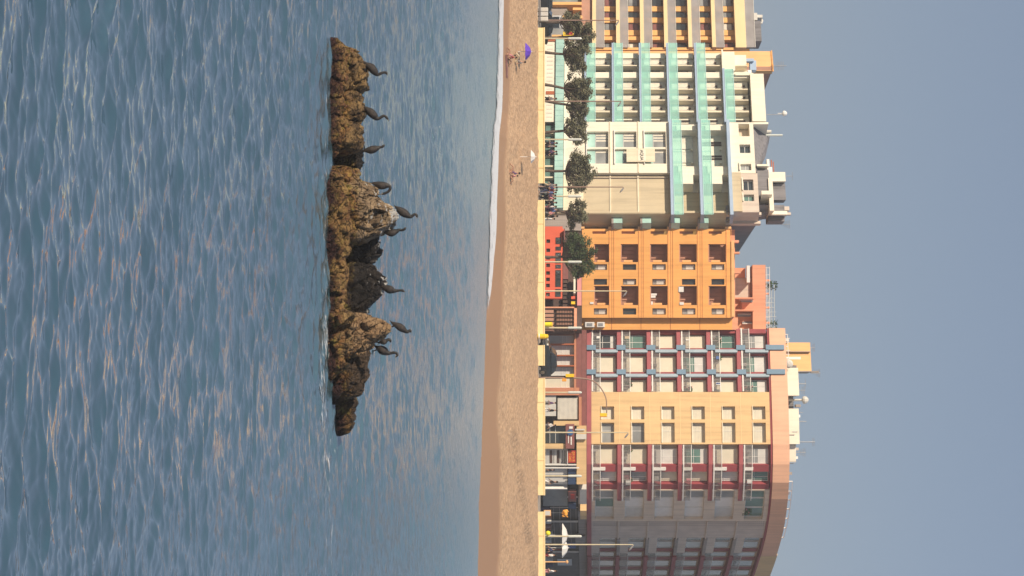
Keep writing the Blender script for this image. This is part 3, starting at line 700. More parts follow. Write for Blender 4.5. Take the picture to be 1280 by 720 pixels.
cormorant(60.1, [(427.6,476),(427.4,479.5),(425.8,483)], (431,472), [(424.6,485),(424.2,486.3),(425.2,487.6)], (427.8,470.5), (428.0,488.6),
          'partly hidden cormorant just behind the big orange boulder', bw=0.085)
cormorant(59.8, [(434,471.5),(437.5,477.5),(441,484)], (431.8,467.5), [(441.6,488),(440.8,492),(441.4,495.6),(443.8,496.6)], (438.5,466.0), (447.2,494.2),
          'cormorant with hooked neck on the slope of the dark brown rock', bw=0.135)
# ================================================================ BUILDINGS
JOINED = {'wall_joint', 'joint_lines', 'canopy_rib', 'slat_screen', 'shutter_rib', 'curtain', 'lettering', 'gate_bar', 'handrail', 'window_bar', 'shutter_slats', 'floor_band', 'joint', 'loggia', 'roof_rail', 'penthouse_rail', 'terrace_rail', 'rail_post', 'window_frame'}
class Facade:
    """A street front given in plan as a line of points (u, distance); depths are measured outwards from it."""
    def __init__(s, pts, uref):
        s.us = [p[0] for p in pts]
        s.P = [Vector(((u-360)*Y/FP, Y)) for u, Y in pts]
        s.N = []
        for i in range(len(pts)-1):
            t = (s.P[i+1]-s.P[i]).normalized(); s.N.append(Vector((t.y, -t.x)))
        s.V = [s.N[0]]
        for i in range(1, len(pts)-1):
            n = (s.N[i-1]+s.N[i]).normalized(); s.V.append(n/ n.dot(s.N[i]))
        s.V.append(s.N[-1]); s.Yref = s.base(uref).y
    def seg(s, u):
        for i in range(len(s.us)-1):
            if u <= s.us[i+1]+1e-9: return i
        return len(s.us)-2
    def base(s, u):
        i = s.seg(u); a, b = s.P[i], s.P[i+1]; k = (u-360)/FP; d = b-a
        t = (k*a.y-a.x)/(d.x-k*d.y); return a+d*t
    back = Vector((0.08, 1.0))
    def pt(s, u, d):
        if d < -1.5: return s.pt(u, -1.5)+s.back*(-1.5-d)
        for i, q in enumerate(s.us):
            if abs(q-u) < 1e-6: return s.P[i]+s.V[i]*d
        return s.base(u)+s.N[s.seg(u)]*d
    def z(s, v): return CH+(v-HZ)*s.Yref/FP
    def strip(s, mb, u0, u1, v0, v1, d0, d1, world_z=False):
        z0, z1 = (v0, v1) if world_z else (s.z(v0), s.z(v1))
        us = [u0]+[q for q in s.us if u0+1e-6 < q < u1-1e-6]+[u1]
        out = [s.pt(u, d1) for u in us]; inn = [s.pt(u, d0) for u in us]
        n = len(us)
        vs = [(p.x, p.y, z0) for p in out]+[(p.x, p.y, z0) for p in inn]+[(p.x, p.y, z1) for p in out]+[(p.x, p.y, z1) for p in inn]
        fs = []
        for i in range(n-1):
            fs += [(i, i+1, 2*n+i+1, 2*n+i), (n+i+1, n+i, 3*n+i, 3*n+i+1), (2*n+i, 2*n+i+1, 3*n+i+1, 3*n+i), (i+1, i, n+i, n+i+1)]
        fs += [(0, 2*n, 3*n, n), (n-1, 2*n-1, 4*n-1, 3*n-1)]
        mb.add(vs, fs)
        return mb
    def part(s, name, material, parent, boxes, **kw):
        if len(boxes) > 1 and name not in JOINED:
            os_ = []
            for b in boxes:
                mb = MB(); s.strip(mb, *b); os_.append(mb.build(name, material, parent, **kw))
            return os_[0]
        mb = MB()
        for b in boxes: s.strip(mb, *b)
        return mb.build(name, material, parent, **kw)
    def window(s, parent, u0, u1, v0, v1, d, pane='pane', frame='white', mull=(), trans=(), fw=0.45, name='window', slats=False):
        """frame = the part, pane = its sub-part; sizes in the same units as u and v."""
        mb = MB()
        s.strip(mb, u0, u0+fw, v0, v1, d-0.03, d+0.04); s.strip(mb, u1-fw, u1, v0, v1, d-0.03, d+0.04)
        s.strip(mb, u0+fw, u1-fw, v0, v0+fw, d-0.03, d+0.04); s.strip(mb, u0+fw, u1-fw, v1-fw, v1, d-0.03, d+0.04)
        for q in mull: s.strip(mb, q-fw*.4, q+fw*.4, v0+fw, v1-fw, d-0.02, d+0.03)
        for q in trans: s.strip(mb, u0+fw, u1-fw, q-fw*.4, q+fw*.4, d-0.02, d+0.025)
        w = mb.build(name, frame, parent)
        m2 = MB(); s.strip(m2, u0+fw*.5, u1-fw*.5, v0+fw*.5, v1-fw*.5, d-0.025, d)
        m2.build('pane', pane, w)
        return w
    def wall(s, name, material, parent, u0, u1, v0, v1, cols, rows, d0=-0.3, d1=0.0):
        """a wall with a grid of openings: piers between the columns, spandrels above and below each row"""
        mb = MB(); c = [(u0, u0)]+sorted(cols)+[(u1, u1)]
        for i in range(len(c)-1):
            if c[i+1][0]-c[i][1] > 0.01: s.strip(mb, c[i][1], c[i+1][0], v0, v1, d0, d1)
        r = [(v0, v0)]+sorted(rows)+[(v1, v1)]
        for a, b in cols:
            for i in range(len(r)-1):
                if r[i+1][0]-r[i][1] > 0.01: s.strip(mb, a, b, r[i][1], r[i+1][0], d0, d1)
        return mb.build(name, material, parent)
rnd = random.Random(11)
GZ = PZ-0.12

# ---------------------------------------------------------------- A: orange block with grey glass balconies (far left)
FD = Facade([(-70, 263.5), (62, 255.5)], 30)
bp = FD.base(30); bd = empty('apartment_building', (bp.x, bp.y, GZ), 'orange block with grey glass balconies and cream slabs at the far left', 'building')
FD.part('wall', 'brown_recess', bd, [(-70, 62, GZ, FD.z(922), -14, -1.6, True)])
sl = [741.5, 771.3, 801.2, 831, 861, 890.5]
for i, v in enumerate(sl):
    FD.part('balcony_slab', 'yellow_band', bd, [(-70, 60.2, v-1.2, v+3.4, -1.6, 0.25)])
    g = FD.part('balcony_rail', 'grey_glass', bd, [(-70, 60, v+3.4, v+13.2, 0.10, 0.14)])
    FD.part('handrail', 'off_white', g, [(-70, 60, v+13.2, v+13.9, 0.05, 0.19)])
    top = (sl[i+1] if i < 5 else 919.5)-1.2
    for a, b in ((-28, -23), (-14, -9), (2.2, 8.5), (16.3, 22.6), (32, 38.6), (42.5, 47)):
        FD.part('pier', 'orange_soft', bd, [(a, b, v+3.4, top, -1.6, -0.95 if b != 47 else -0.5)])
    for a, b in ((-22, -15), (-8.5, 1.5), (8.9, 15.9), (23, 31.6), (47.6, 54)):
        FD.window(bd, a, b, v+4, top-2.5, -1.10, pane=rnd.choice(['pane', 'pane_grey', 'curtain', 'sign_maroon']), frame='dark_brown', trans=(v+15,), fw=0.5)
    FD.part('shutter_panel', 'maroon', bd, [(54.4, 58.6, v+3.4, top, -1.58, -1.2)])
    FD.part('end_pier', 'orange_soft', bd, [(58.8, 61.8, v+3.4, top, -1.6, -0.1)])
FD.part('parapet', 'yellow_band', bd, [(-70, 61, 918.3, 931.5, -1.6, 0.3)])
g = FD.part('roof_rail', 'grey_glass', bd, [(-70, 60, 931.5, 942.4, 0.1, 0.16)]); FD.part('handrail', 'off_white', g, [(-70, 60, 942.4, 943.1, 0.06, 0.2)])
FD.part('roof_hut', 'roof_grey', bd, [(14, 39.5, 931, 954, -8, -3)])
FD.part('roof_tank', 'off_white', bd, [(4, 13, 941, 950, -6, -3), (5.5, 9, 950, 957, -5.5, -3.4)])
p0 = FD.pt(7, -4); p1 = FD.pt(15, -4)
MB().tube([(p0.x-0.4, p0.y, FD.z(941)), (p0.x, p0.y, FD.z(954)), (p0.x+.5, p0.y, FD.z(957)), (p1.x, p1.y, FD.z(956)), (p1.x+.2, p1.y, FD.z(941))], 0.16, 8).build('roof_pipe', 'off_white', bd)
for a, b, v0, v1 in ((-70, 60, 727, 741), (3, 6.5, 690, 727), (20, 23.5, 690, 728), (44, 47, 690, 727), (10, 13, 716, 727)):
    FD.part('street_pier' if b-a < 10 else 'lintel', 'orange_soft' if b-a < 10 else 'brown_recess', bd, [(a, b, v0, v1, -1.2, 0.1 if b-a < 10 else -0.2)])
FD.part('shop_front', 'taupe', bd, [(7, 19.5, 684, 709, -1.4, -0.5), (24, 43, 712, 727, -1.4, -0.4)])
FD.part('shop_window', 'pane_grey', bd, [(24, 43.5, 684, 711.5, -1.4, -0.7), (-40, 2.5, 684, 722, -1.4, -0.7)])
FD.part('shop_sign', 'yellow', bd, [(41, 47.4, 704, 722, 0.15, 0.4)]); FD.part('sign_plate', 'sign_red', bd, [(42.4, 46, 708, 716, 0.41, 0.46)])
FD.part('rear_wall', 'orange_soft', bd, [(58, 63, 926, 936, -13, -0.5)])

# ---------------------------------------------------------------- A2: stair tower behind, orange, its shaded side put in as brown
FT = Facade([(64, 236), (88.5, 234), (152, 262)], 76)
bp = FT.base(80); bt = empty('tower_block', (bp.x, bp.y, GZ), 'orange topped tower rising behind the teal balconied hotel', 'building')
FT.part('wall', 'orange_pale', bt, [(64, 88.4, GZ, FT.z(964.5), -0.5, 0, True)])
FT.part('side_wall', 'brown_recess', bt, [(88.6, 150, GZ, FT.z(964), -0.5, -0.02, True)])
c_ = [FT.pt(64, -.1), FT.pt(88.4, -.1), FT.pt(150, -.1), FT.pt(64, -.1)+Vector((0, 26))]
MB().prism([(q.x, q.y) for q in c_], FT.z(963), FT.z(963.8)).build('roof', 'taupe', bt)
FT.part('coping', 'orange', bt, [(63.8, 88.6, 964.5, 966, -0.8, 0.1)])
pa = FT.pt(93, -1)
a_ = MB().tube([(pa.x, pa.y, FT.z(962)), (pa.x, pa.y, FT.z(984))], 0.05, 6)
for k in range(5): a_.tube([(pa.x-0.5, pa.y, FT.z(972+k*2)), (pa.x+0.5, pa.y, FT.z(972+k*2))], 0.025, 5)
a_.build('antenna', 'metal', bt)

# ---------------------------------------------------------------- B: cream hotel with teal balconies
FA = Facade([(52, 218.2), (266, 206.3)], 150)
bp = FA.base(150); ba = empty('hotel_building', (bp.x, bp.y, GZ), 'cream hotel with teal glass balconies and a white lettered banner', 'building')
Fside = Facade([(266.3, 206.6), (284.6, 208.4), (330, 244)], 266.3)
FA.part('wall', 'bright_cream', ba, [(60.5, 153, GZ, FA.z(938), -12, -1.10, True)])
S1 = [731.5, 766.3, 801.0, 836.0, 871.8, 906.6]
for i, v in enumerate(S1):
    top = (S1[i+1] if i < 5 else 941.5)-1.8
    FA.part('balcony_slab', 'blue_slab', ba, [(54.5 if i < 5 else 86, 153, v-1.10, v+1.7, -1.10, 0.12)])
    x0 = 54 if i < 5 else 86.5
    g = FA.part('balcony_glass', 'teal_glass', ba, [(x0, 153, v+1.7, v+12.2, 0.02, 0.06)])
    FA.part('handrail', 'teal_edge', g, [(x0, 153, v+12.2, v+13.0, -0.02, 0.10), (x0, 153, v+1.3, v+2.2, 0.125, 0.16)])
    FA.part('rail_post', 'teal_edge', g, [(q, q+0.5, v+1.7, v+12.2, -0.03, 0.015) for q in range(int(x0)+8, 152, 14)])
    if i < 5: FA.part('end_wall', 'bright_cream', ba, [(60.6, 66.5, v+1.7, top, -1.10, -0.8)])
    FA.part('end_wall', 'bright_cream', ba, [(87.6, 94.6, v+1.7, top, -1.10, -0.35)])
    FA.part('partition', 'cream', ba, [(79.4, 80.6, v+1.7, top-2, -1.10, -0.25), (109.0, 110.2, v+1.7, top-2, -1.10, -0.25), (122.6, 123.8, v+1.7, top-2, -1.10, -0.25), (136.4, 138.6, v+1.7, top-2, -1.10, -0.25)])
    for a, b in ((67, 79), (95.4, 108.6), (110.8, 122.2), (124.4, 136)):
        if i == 5 and a < 86: continue
        FA.window(ba, a, b, v+2, top-7.5, -1.03, pane='curtain', frame='off_white', mull=((a+b)/2,), fw=0.6)
        FA.part('wall_lamp', 'dark_brown', ba, [((a+b)/2-1.6+k*3, (a+b)/2-0.8+k*3, top-8.4, top-5.6, -1.01, -0.8) for k in (0, 1)])
    for a, b in ((81.5, 83.2), (84.6, 86.6), (143, 145), (147.4, 149.6)):
        if i == 5 and a < 86: continue
        FA.window(ba, a, b, v+3, top-7, -1.03, pane='pane', frame='dark_brown', fw=0.35)
    FA.part('downlight', 'dark_brown', ba, [(q, q+1.1, top-0.5, top-0.1, -1.0, -0.7) for q in (72, 100, 114, 128, 148)])
# upper left corner block
FA.part('corner_block', 'bright_cream', ba, [(64.5, 88, 907.5, 922, -2.2, 0.0), (62, 92, 905.5, 907.4, -2.2, 0.05), (90.5, 93.2, 922, 945, -4, -0.1)])
FA.part('terrace_wall', 'cream', ba, [(64.5, 88, 922, 936, -6.5, -3.2)])
FA.part('grey_shutter', 'roof_grey', ba, [(65.6, 79.5, 926, 940, -3.2, -2.9)])
FA.part('roof_parapet', 'bright_cream', ba, [(93.4, 152.8, 940.3, 957.5, -6.5, 0.18)])
FA.part('roof_detail', 'blue_slab', ba, [(60, 72, 945, 953, -5, -3.4), (58.5, 62, 940, 950, -4, -3)])
FA.part('roof_box', 'white', ba, [(73, 78.5, 941, 946, -4, -3), (82, 84, 935, 946, -4, -2.4)])
# middle section with the big windows
W2 = [(733.8, 760.3), (768.3, 795.2), (805.2, 831.6)]
FA.wall('wall', 'bright_cream', ba, 153.2, 217, GZ and 705, 836.2, [(165.2, 205.4)], W2, d0=-2.0, d1=0.12)
FA.part('frame_band', 'cream', ba, [(153.2, 217, 761.6, 763, 0.12, 0.2), (153.2, 217, 796.6, 798, 0.12, 0.2)])
for a, b in W2:
    FA.part('railing', 'white', ba, [(164, 206.6, a-1.2, a, 0.12, 0.3)])
    for c0, c1 in ((165.4, 184.2), (186.6, 205.2)):
        w = FA.window(ba, c0, c1, a+0.1, b-0.1, -0.32, pane='pane_grey', frame='white', trans=(a+10.8, ), fw=0.55)
        FA.part('glass_balustrade', 'teal_band', w, [(c0+0.6, c1-0.6, a+0.6, a+10.2, -0.3, -0.26)])
        FA.part('curtain', 'curtain', w, [(c0+0.6+k*(c1-c0-1.2)/5, c0+0.6+(k+0.5)*(c1-c0-1.2)/5, a+11.2, b-0.6, -0.318, -0.30) for k in range(3 if c0 < 180 else 1)])
    FA.part('pier', 'bright_cream', ba, [(184.3, 186.5, a, b, -2, 0.05)])
# banner
bn = FA.part('banner', 'cream', ba, [(188.3, 204.9, 782.6, 817.6, 0.32, 0.38)])
FA.part('banner_board', 'bright_cream', bn, [(190, 204, 796.6, 806.2, 0.385, 0.41)])
def text_on(fac, word, uc, vc, size, d, material, parent, name='lettering'):
    cu = bpy.data.curves.new(name, 'FONT'); cu.body = word; cu.align_x = 'CENTER'; cu.align_y = 'CENTER'; cu.size = size; cu.extrude = 0.015
    tmp = bpy.data.objects.new('tmp_text', cu); COL.objects.link(tmp)
    dg = bpy.context.evaluated_depsgraph_get(); me = bpy.data.meshes.new_from_object(tmp.evaluated_get(dg))
    bpy.data.objects.remove(tmp)
    p = fac.pt(uc, d); nrm = fac.N[fac.seg(uc)]; t = Vector((-nrm.y, nrm.x))
    off = wloc(parent)
    T = Matrix(((t.x, 0, nrm.x, p.x-off.x), (t.y, 0, nrm.y, p.y-off.y), (0, 1, 0, fac.z(vc)-off.z), (0, 0, 0, 1)))
    me.transform(T); me.materials.clear()
    return link_mesh(me, name, material, parent)
text_on(FA, 'AQUA', 197, 801.3, 0.46, 0.43, 'letter_dark', bn)
# blank wall, right part
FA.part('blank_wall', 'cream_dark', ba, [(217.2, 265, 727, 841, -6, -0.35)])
FA.part('cornice', 'cream', ba, [(217.2, 263, 795.5, 797.4, -0.34, -0.26), (217.2, 264, 761.5, 763.2, -0.34, -0.26), (217.2, 264, 727, 729.5, -0.34, -0.2)])
FA.part('downpipe', 'taupe', ba, [(220.3, 220.9, 727, 833, -0.34, -0.2)])
# teal balconies over the middle and right
S2 = [837.8, 873.8, 909.4]
for i, v in enumerate(S2):
    top = (S2[i+1] if i < 2 else 941)-1.8
    FA.part('balcony_slab', 'blue_slab', ba, [(153.4, 272, v-2.2, v+1.8, -1.10, 0.55)])
    if i == 2: continue
    g = FA.part('balcony_glass', 'teal_glass', ba, [(153.4, 271.5, v+1.8, v+12.4, 0.45, 0.49)])
    FA.part('handrail', 'teal_edge', g, [(153.4, 271.5, v+12.4, v+13.2, 0.41, 0.53), (153.4, 271.5, v+1.4, v+2.3, 0.555, 0.59)])
    FA.part('rail_post', 'teal_edge', g, [(q, q+0.5, v+1.8, v+12.4, 0.40, 0.445) for q in range(166, 270, 13)])
    FA.part('back_wall', 'bright_cream', ba, [(153.4, 230.5, v+1.8, top, -6, -1.4)])
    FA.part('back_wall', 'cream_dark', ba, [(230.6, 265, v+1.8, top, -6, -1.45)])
    FA.part('end_wall', 'bright_cream', ba, [(153.4, 160.5, v+1.8, top, -1.4, -0.3), (206.5, 217, v+1.8, top, -1.4, -0.2), (217.1, 230.4, v+1.8, top-8, -1.4, 0.1)])
    for a, b in (((163, 177), (180, 194), (197, 204)) if i == 0 else ((168, 169.8), (171, 172.6), (185, 186.8), (188.4, 190), (201, 202.8), (204, 205.6))):
        FA.window(ba, a, b, v+2.2, top-6, -1.34, pane='curtain' if i == 0 else 'pane', frame='off_white' if i == 0 else 'dark_brown', fw=0.5)
    FA.part('wall_lamp', 'bright_cream', ba, [(q, q+1.5, top-9, top-6.5, -1.3, -1.0) for q in (178, 195)])
    FA.part('downlight', 'dark_brown', ba, [(q, q+1.1, top-0.5, top-0.1, -0.8, -0.5) for q in (168, 187, 205, 222)])
# attic floor with small windows
FA.wall('attic_wall', 'bright_cream', ba, 153.6, 217, 911.2, 941, [(155.5, 171), (181.3, 192), (205.5, 213.5)], [(922.6, 936)], d0=-2.0, d1=0.1)
FA.wall('attic_wall', 'grey_wall', ba, 217.2, 266, 911.2, 943, [(225, 238.5), (243.8, 252)], [(925, 937.5)], d0=-2.0, d1=0.1)
FA.part('attic_niche', 'beige_wall', ba, [(155.5, 171, 922.6, 936, -1.95, -1.0)])
for a, b, c, d_, pn in ((181.3, 192, 922.6, 936, 'pane'), (205.5, 213.5, 922.6, 936, 'pane_grey'), (225, 238.5, 925, 937.5, 'pane'), (243.8, 252, 925, 937.5, 'pane_green')):
    FA.window(ba, a, b, c, d_, -0.25, pane=pn, frame='white', trans=((c+d_)/2,), fw=0.6)
FA.part('attic_ledge', 'bright_cream', ba, [(224, 239.5, 923, 924.4, 0.1, 0.35), (243, 253, 923, 924.4, 0.1, 0.3), (204.5, 214.5, 921, 922.2, 0.1, 0.3)])
FA.part('attic_column', 'cream_dark', ba, [(217.3, 265.8, 911.2, 922.5, 0.1, 0.25)])
# slate mansard and roof-top rooms
r0, r1 = FA.pt(154, -0.4), FA.pt(215, -0.4); r2, r3 = FA.pt(215, -6), FA.pt(154, -6)
mb = MB(); za, zb = FA.z(941.1), FA.z(967)
mb.add([(r0.x, r0.y, za), (r1.x, r1.y, za), (r2.x, r2.y, za), (r3.x, r3.y, za), (r0.x+.3, r0.y+3.6, FA.z(966)), (r1.x-3, r1.y+4.0, FA.z(957)), (r2.x-3, r2.y-1, FA.z(958)), (r3.x, r3.y-1, zb)],
       [(0,1,5,4), (1,2,6,5), (2,3,7,6), (3,0,4,7), (4,5,6,7), (3,2,1,0)])
mb.build('roof', 'roof_grey', ba)
FA.part('roof_edge', 'bright_cream', ba, [(153.5, 156, 941, 960, -3, 0.12), (203.8, 206, 943.5, 957, -4, -0.2)])
FA.part('roof_room', 'roof_grey', ba, [(206.2, 240, 943.5, 958, -6, -0.8), (240.2, 258, 944, 952, -6, -2.0)])
FA.part('roof_room_pier', 'bright_cream', ba, [(206.5, 218, 957, 979, -3.4, -1.2), (218, 259, 956.8, 962, -5, -0.6), (253.2, 257.5, 960, 979, -5, -1.5), (238.4, 243, 947, 960, -2, 0.0)])
FA.part('roof_hood', 'roof_grey', ba, [(218.5, 238.4, 963.5, 979, -4.6, -1.9), (245.5, 253, 962, 976, -4.4, -1.6), (258, 264, 957, 977, -6, -3)])
FA.part('roof_unit', 'white', ba, [(188, 197, 957.5, 960.8, -2.6, -1.6), (197.5, 205, 958, 964, -2.8, -1.8)])
FA.part('roof_ladder', 'rust_frame', ba, [(187, 210, 964, 965.2, -2.9, -2.7), (189, 210, 966.4, 967.4, -2.9, -2.7)])
FA.part('air_unit', 'brick_grey', ba, [(246, 251, 976, 983, -3.6, -2.4), (253, 256, 978, 985, -3.6, -2.8)])
# shaded side of the hotel, stepping back from the sea; upper shade put in as dark grey
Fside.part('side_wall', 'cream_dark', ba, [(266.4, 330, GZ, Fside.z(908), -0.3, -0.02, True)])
Fside.part('side_roof_shade', 'roof_grey', ba, [(266.4, 300, Fside.z(908), Fside.z(946), -0.6, -0.3, True), (268, 330, Fside.z(908), Fside.z(941), -1.2, -0.8, True), (270, 290, Fside.z(946), Fside.z(968), -3, -1.6, True), (276, 330, Fside.z(941), Fside.z(957), -3, -2.2, True)])
Fside.part('side_pilaster', 'grey_wall', ba, [(q, q+2.6, Fside.z(908), Fside.z(952), -0.3, 0.05, True) for q in (268, 279)])
for z0_ in (766, 802, 838, 874):
    Fside.part('side_balcony', 'teal_band', ba, [(272, 284, Fside.z(z0_+1), Fside.z(z0_+12), 0.0, 0.7, True)])
    Fside.part('side_slab', 'taupe', ba, [(272, 284, Fside.z(z0_-1.5), Fside.z(z0_+1), 0.0, 0.75, True)])
# masts and the dome lamp on the roof
def mast(fac, parent, u, d, v0, v1, r=0.04, kind='metal', bars=0, ball=0):
    p = fac.pt(u, d); mb = MB().tube([(p.x, p.y, fac.z(v0)), (p.x, p.y, fac.z(v1))], r, 6)
    for k in range(bars):
        zz = fac.z(v1-1-k*1.8); mb.tube([(p.x-0.45+0.05*k, p.y, zz), (p.x+0.45-0.05*k, p.y, zz)], 0.02, 4)
    if ball: mb.lathe((p.x, p.y, fac.z(v1)-ball), [(0.01, -ball*0.6), (ball*.8, -ball*.4), (ball, 0), (ball*.8, ball*.6), (ball*.3, ball), (0.01, ball*1.02)], 10)
    return mb.build('antenna', kind, parent, smooth=False)
mast(FA, ba, 125.5, -5, 957, 986, 0.04, ball=0); mast(FA, ba, 124, -5, 979, 991, 0.05, 'white', ball=0.32)
mast(FA, ba, 155.5, -3, 957, 981, 0.13, 'lamp_tube'); mast(FA, ba, 151, -3, 957, 967, 0.2, 'off_white')
mast(FA, ba, 207, -3, 979, 991, 0.03, bars=1); mast(FA, ba, 266.5, -4, 970, 985, 0.03, bars=5)
# ground floor
FA.part('ground_wall', 'bright_cream', ba, [(50, 153, GZ, FA.z(694), -6, 0.1, True), (50, 150, FA.z(705), FA.z(727), -6, -0.1, True)])
FA.part('ground_wall', 'cream', ba, [(150.2, 262, FA.z(705), FA.z(727), -6, -0.1, True)])
FA.part('ground_wall', 'taupe', ba, [(262.2, 284, GZ, FA.z(727), -8, -0.6, True)])
g = FA.part('teal_canopy', 'teal_band', ba, [(50, 262, 694, 704.5, -0.6, 0.35)])
FA.part('canopy_rib', 'teal_edge', g, [(q, q+0.35, 694, 704.5, 0.35, 0.38) for q in range(56, 260, 7)])
FA.part('shop_window', 'pane_green', ba, [(q, q+12, 682, 693.4, -1.0, -0.4) for q in (153.5, 167, 181, 195, 209, 223, 237)]+[(250.5, 261.5, 682, 693.4, -1, -0.4)])
FA.part('shop_pier', 'cream', ba, [(q, q+1.8, 676, 694, -0.9, 0.05) for q in (165.4, 179, 193, 207, 221, 235, 249)])
FA.part('wall_joint', 'taupe', ba, [(q, q+0.35, 682.5, 690, 0.1, 0.12) for q in range(52, 150, 5)])
FA.part('vent_slot', 'rust_frame', ba, [(115, 119, 682, 692.6, 0.1, 0.16), (50, 53, 682, 693, 0.1, 0.2)])

# ---------------------------------------------------------------- C: orange block with square loggias
FO = Facade([(283.2, 207.5), (412, 206.8)], 345)
bp = FO.base(345); bo = empty('apartment_building', (bp.x, bp.y, GZ), 'bright orange block with square brown loggias and small windows', 'building')
rows = [(742.6, 761.2), (776.0, 797.6), (812.6, 834.3), (849.2, 871), (885.6, 907.4)]
smal = [(742.4, 758.8), (778.6, 795.2), (815.4, 832.2), (852.4, 869.2), (889.3, 905.5)]
slit = [(740.6, 757.6), (777, 793.8), (813.4, 830), (849.8, 866.5), (886, 902.4)]
bnd = [726, 764.8, 801.6, 838.4, 875.2, 911.2]
lg = [(305, 327.6), (357.4, 381.3)]
sm = [(330.2, 337.4), (348.6, 356.0), (385.3, 393.2)]
# wall built of piers and per-column spandrels because each column has its own row heights
mb = MB()
allc = sorted([(a, b, rows) for a, b in lg]+[(a, b, smal) for a, b in sm]+[(289.0, 292.3, slit)])
cur = 286.0
for a, b, rw in allc:
    FO.strip(mb, cur, a, 727.5, 913, -0.35, 0)
    pv = 727.5
    for c, d_ in rw: FO.strip(mb, a, b, pv, c, -0.35, 0); pv = d_
    FO.strip(mb, a, b, pv, 913, -0.35, 0); cur = b
FO.strip(mb, cur, 397.2, 727.5, 913, -0.35, 0)
mb.build('wall', 'orange', bo)
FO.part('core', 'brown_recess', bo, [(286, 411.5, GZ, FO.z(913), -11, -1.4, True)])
FO.part('side_recess_wall', 'orange', bo, [(397.3, 411.8, 727.5, 915.5, -1.6, -0.62)])
FO.part('floor_band', 'orange_band', bo, [(283.4 if k else 284, 397.2, v-3.4, v-2.6, 0.0, 0.05) for k, v in enumerate(bnd[1:])]+[(283.4, 397.2, v+2.6, v+3.2, 0.0, 0.05) for v in bnd[1:]])
FO.part('corner_pilaster', 'orange_pale', bo, [(283.3, 286.0, v-4.4, v+4.6, -0.8, 0.1) for v in bnd[:-1]]+[(283.3, 286.0, 906.8, 914, -0.8, 0.1)])
FO.part('joint', 'rust_frame', bo, [(397.4, 411.6, v-0.5, v+0.1, -0.62, -0.6) for v in bnd[1:-1]]+[(286, 397.2, v-0.25, v+0.15, 0.0, 0.012) for v in bnd[1:-1]])
for k, (c, d_) in enumerate(rows):
    for j, (a, b) in enumerate(lg):
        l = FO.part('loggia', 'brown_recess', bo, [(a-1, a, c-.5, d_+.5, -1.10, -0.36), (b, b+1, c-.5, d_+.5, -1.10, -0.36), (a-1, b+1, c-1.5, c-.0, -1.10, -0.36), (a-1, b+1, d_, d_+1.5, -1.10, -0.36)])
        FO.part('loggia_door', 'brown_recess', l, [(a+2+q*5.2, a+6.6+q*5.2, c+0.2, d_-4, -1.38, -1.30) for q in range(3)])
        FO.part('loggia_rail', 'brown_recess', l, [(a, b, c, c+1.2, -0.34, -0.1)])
        FO.part('sill_or_lit_jamb', 'orange_pale', l, [(b-3.0, b-0.6, c+4, c+15, -0.6, -0.42)])  # sunlight on the right jamb, put in as a pale strip
for k, (c, d_) in enumerate(smal):
    for j, (a, b) in enumerate(sm):
        pn = 'pane_grey' if rnd.random() < 0.6 else 'pane'
        w = FO.window(bo, a+0.1, b-0.1, c+0.1, d_-0.1, -0.28, pane=pn, frame='dark_brown', mull=((a+b)/2,), fw=0.5)
        if pn == 'pane_grey': FO.part('blind', 'shutter_grey', w, [(a+.8, b-.8, c+5+rnd.random()*2, d_-1, -0.27, -0.25)])
for c, d_ in slit: FO.window(bo, 289.1, 292.2, c+.1, d_-.1, -0.28, pane='brown_recess', frame='brown_recess', fw=0.3)
# laundry in two loggias
FO.part('laundry', 'white', bo, [(366.6, 369.0, 812.5, 821, -0.3, -0.24), (369.2, 372, 813.5, 819.5, -0.3, -0.24), (376.6, 380.6, 812.6, 816, -0.28, -0.22)])
FO.part('laundry', 'white', bo, [(358.4, 365.0, 848.2, 854.5, 0.02, 0.08), (377.8, 381, 849.4, 854.5, 0.02, 0.08), (377.6, 380, 737.5, 742, 0.02, 0.08)])
au = FO.part('air_conditioner', 'white', bo, [(402.4, 408.8, 731.2, 743, -0.9, -0.2)], bevel=0.03); FO.part('fan_grille', 'metal', au, [(403.8, 407.2, 733.6, 740.4, -0.19, -0.16)])
au = FO.part('air_conditioner', 'white', bo, [(402.4, 408.8, 746.2, 755.8, -0.9, -0.2)], bevel=0.03); FO.part('fan_grille', 'metal', au, [(403.8, 407.2, 748, 753.6, -0.19, -0.16)])
# roof terraces
FO.part('terrace_wall', 'salmon', bo, [(286, 411.6, 913.1, 919.5, -3, -0.9), (300, 303, 911, 924, -1.2, -0.1), (314.6, 316.8, 911, 925, -1.2, -0.1), (339.5, 341.5, 911, 926, -1.4, -0.1)])
FO.part('terrace_beam', 'orange_pale', bo, [(301, 396, 914.5, 918, -0.9, 0.05)])
FO.part('pergola_post', 'salmon', bo, [(396.2, 412, 918, 923, -3, -1.0), (370.6, 372.2, 919.5, 944, -3, -1.4), (386, 387.4, 919.5, 944, -3, -1.4)])
FO.part('attic_wall', 'salmon', bo, [(330, 343, 919.6, 936, -5.5, -4.6), (343, 412, 919.6, 944.5, -7, -5.0), (372.5, 385.8, 930, 944, -5.0, -2.6)])
FO.part('attic_shade', 'grey_wall', bo, [(343, 370, 921, 941, -4.95, -4.5)])
FO.part('skylight', 'white', bo, [(328.6, 350, 936.5, 940.5, -4.4, -3.2), (372, 373.4, 926, 943, -2.55, -2.4), (388.4, 389.6, 926, 943, -4.9, -4.6), (400.6, 401.6, 932, 944, -4.9, -4.6)])
FO.part('attic_window', 'pane_grey', bo, [(373.6, 375.6, 928, 943, -2.55, -2.5), (389.7, 392.0, 926, 943, -4.95, -4.85), (398.6, 400.5, 932, 944, -4.95, -4.85)])
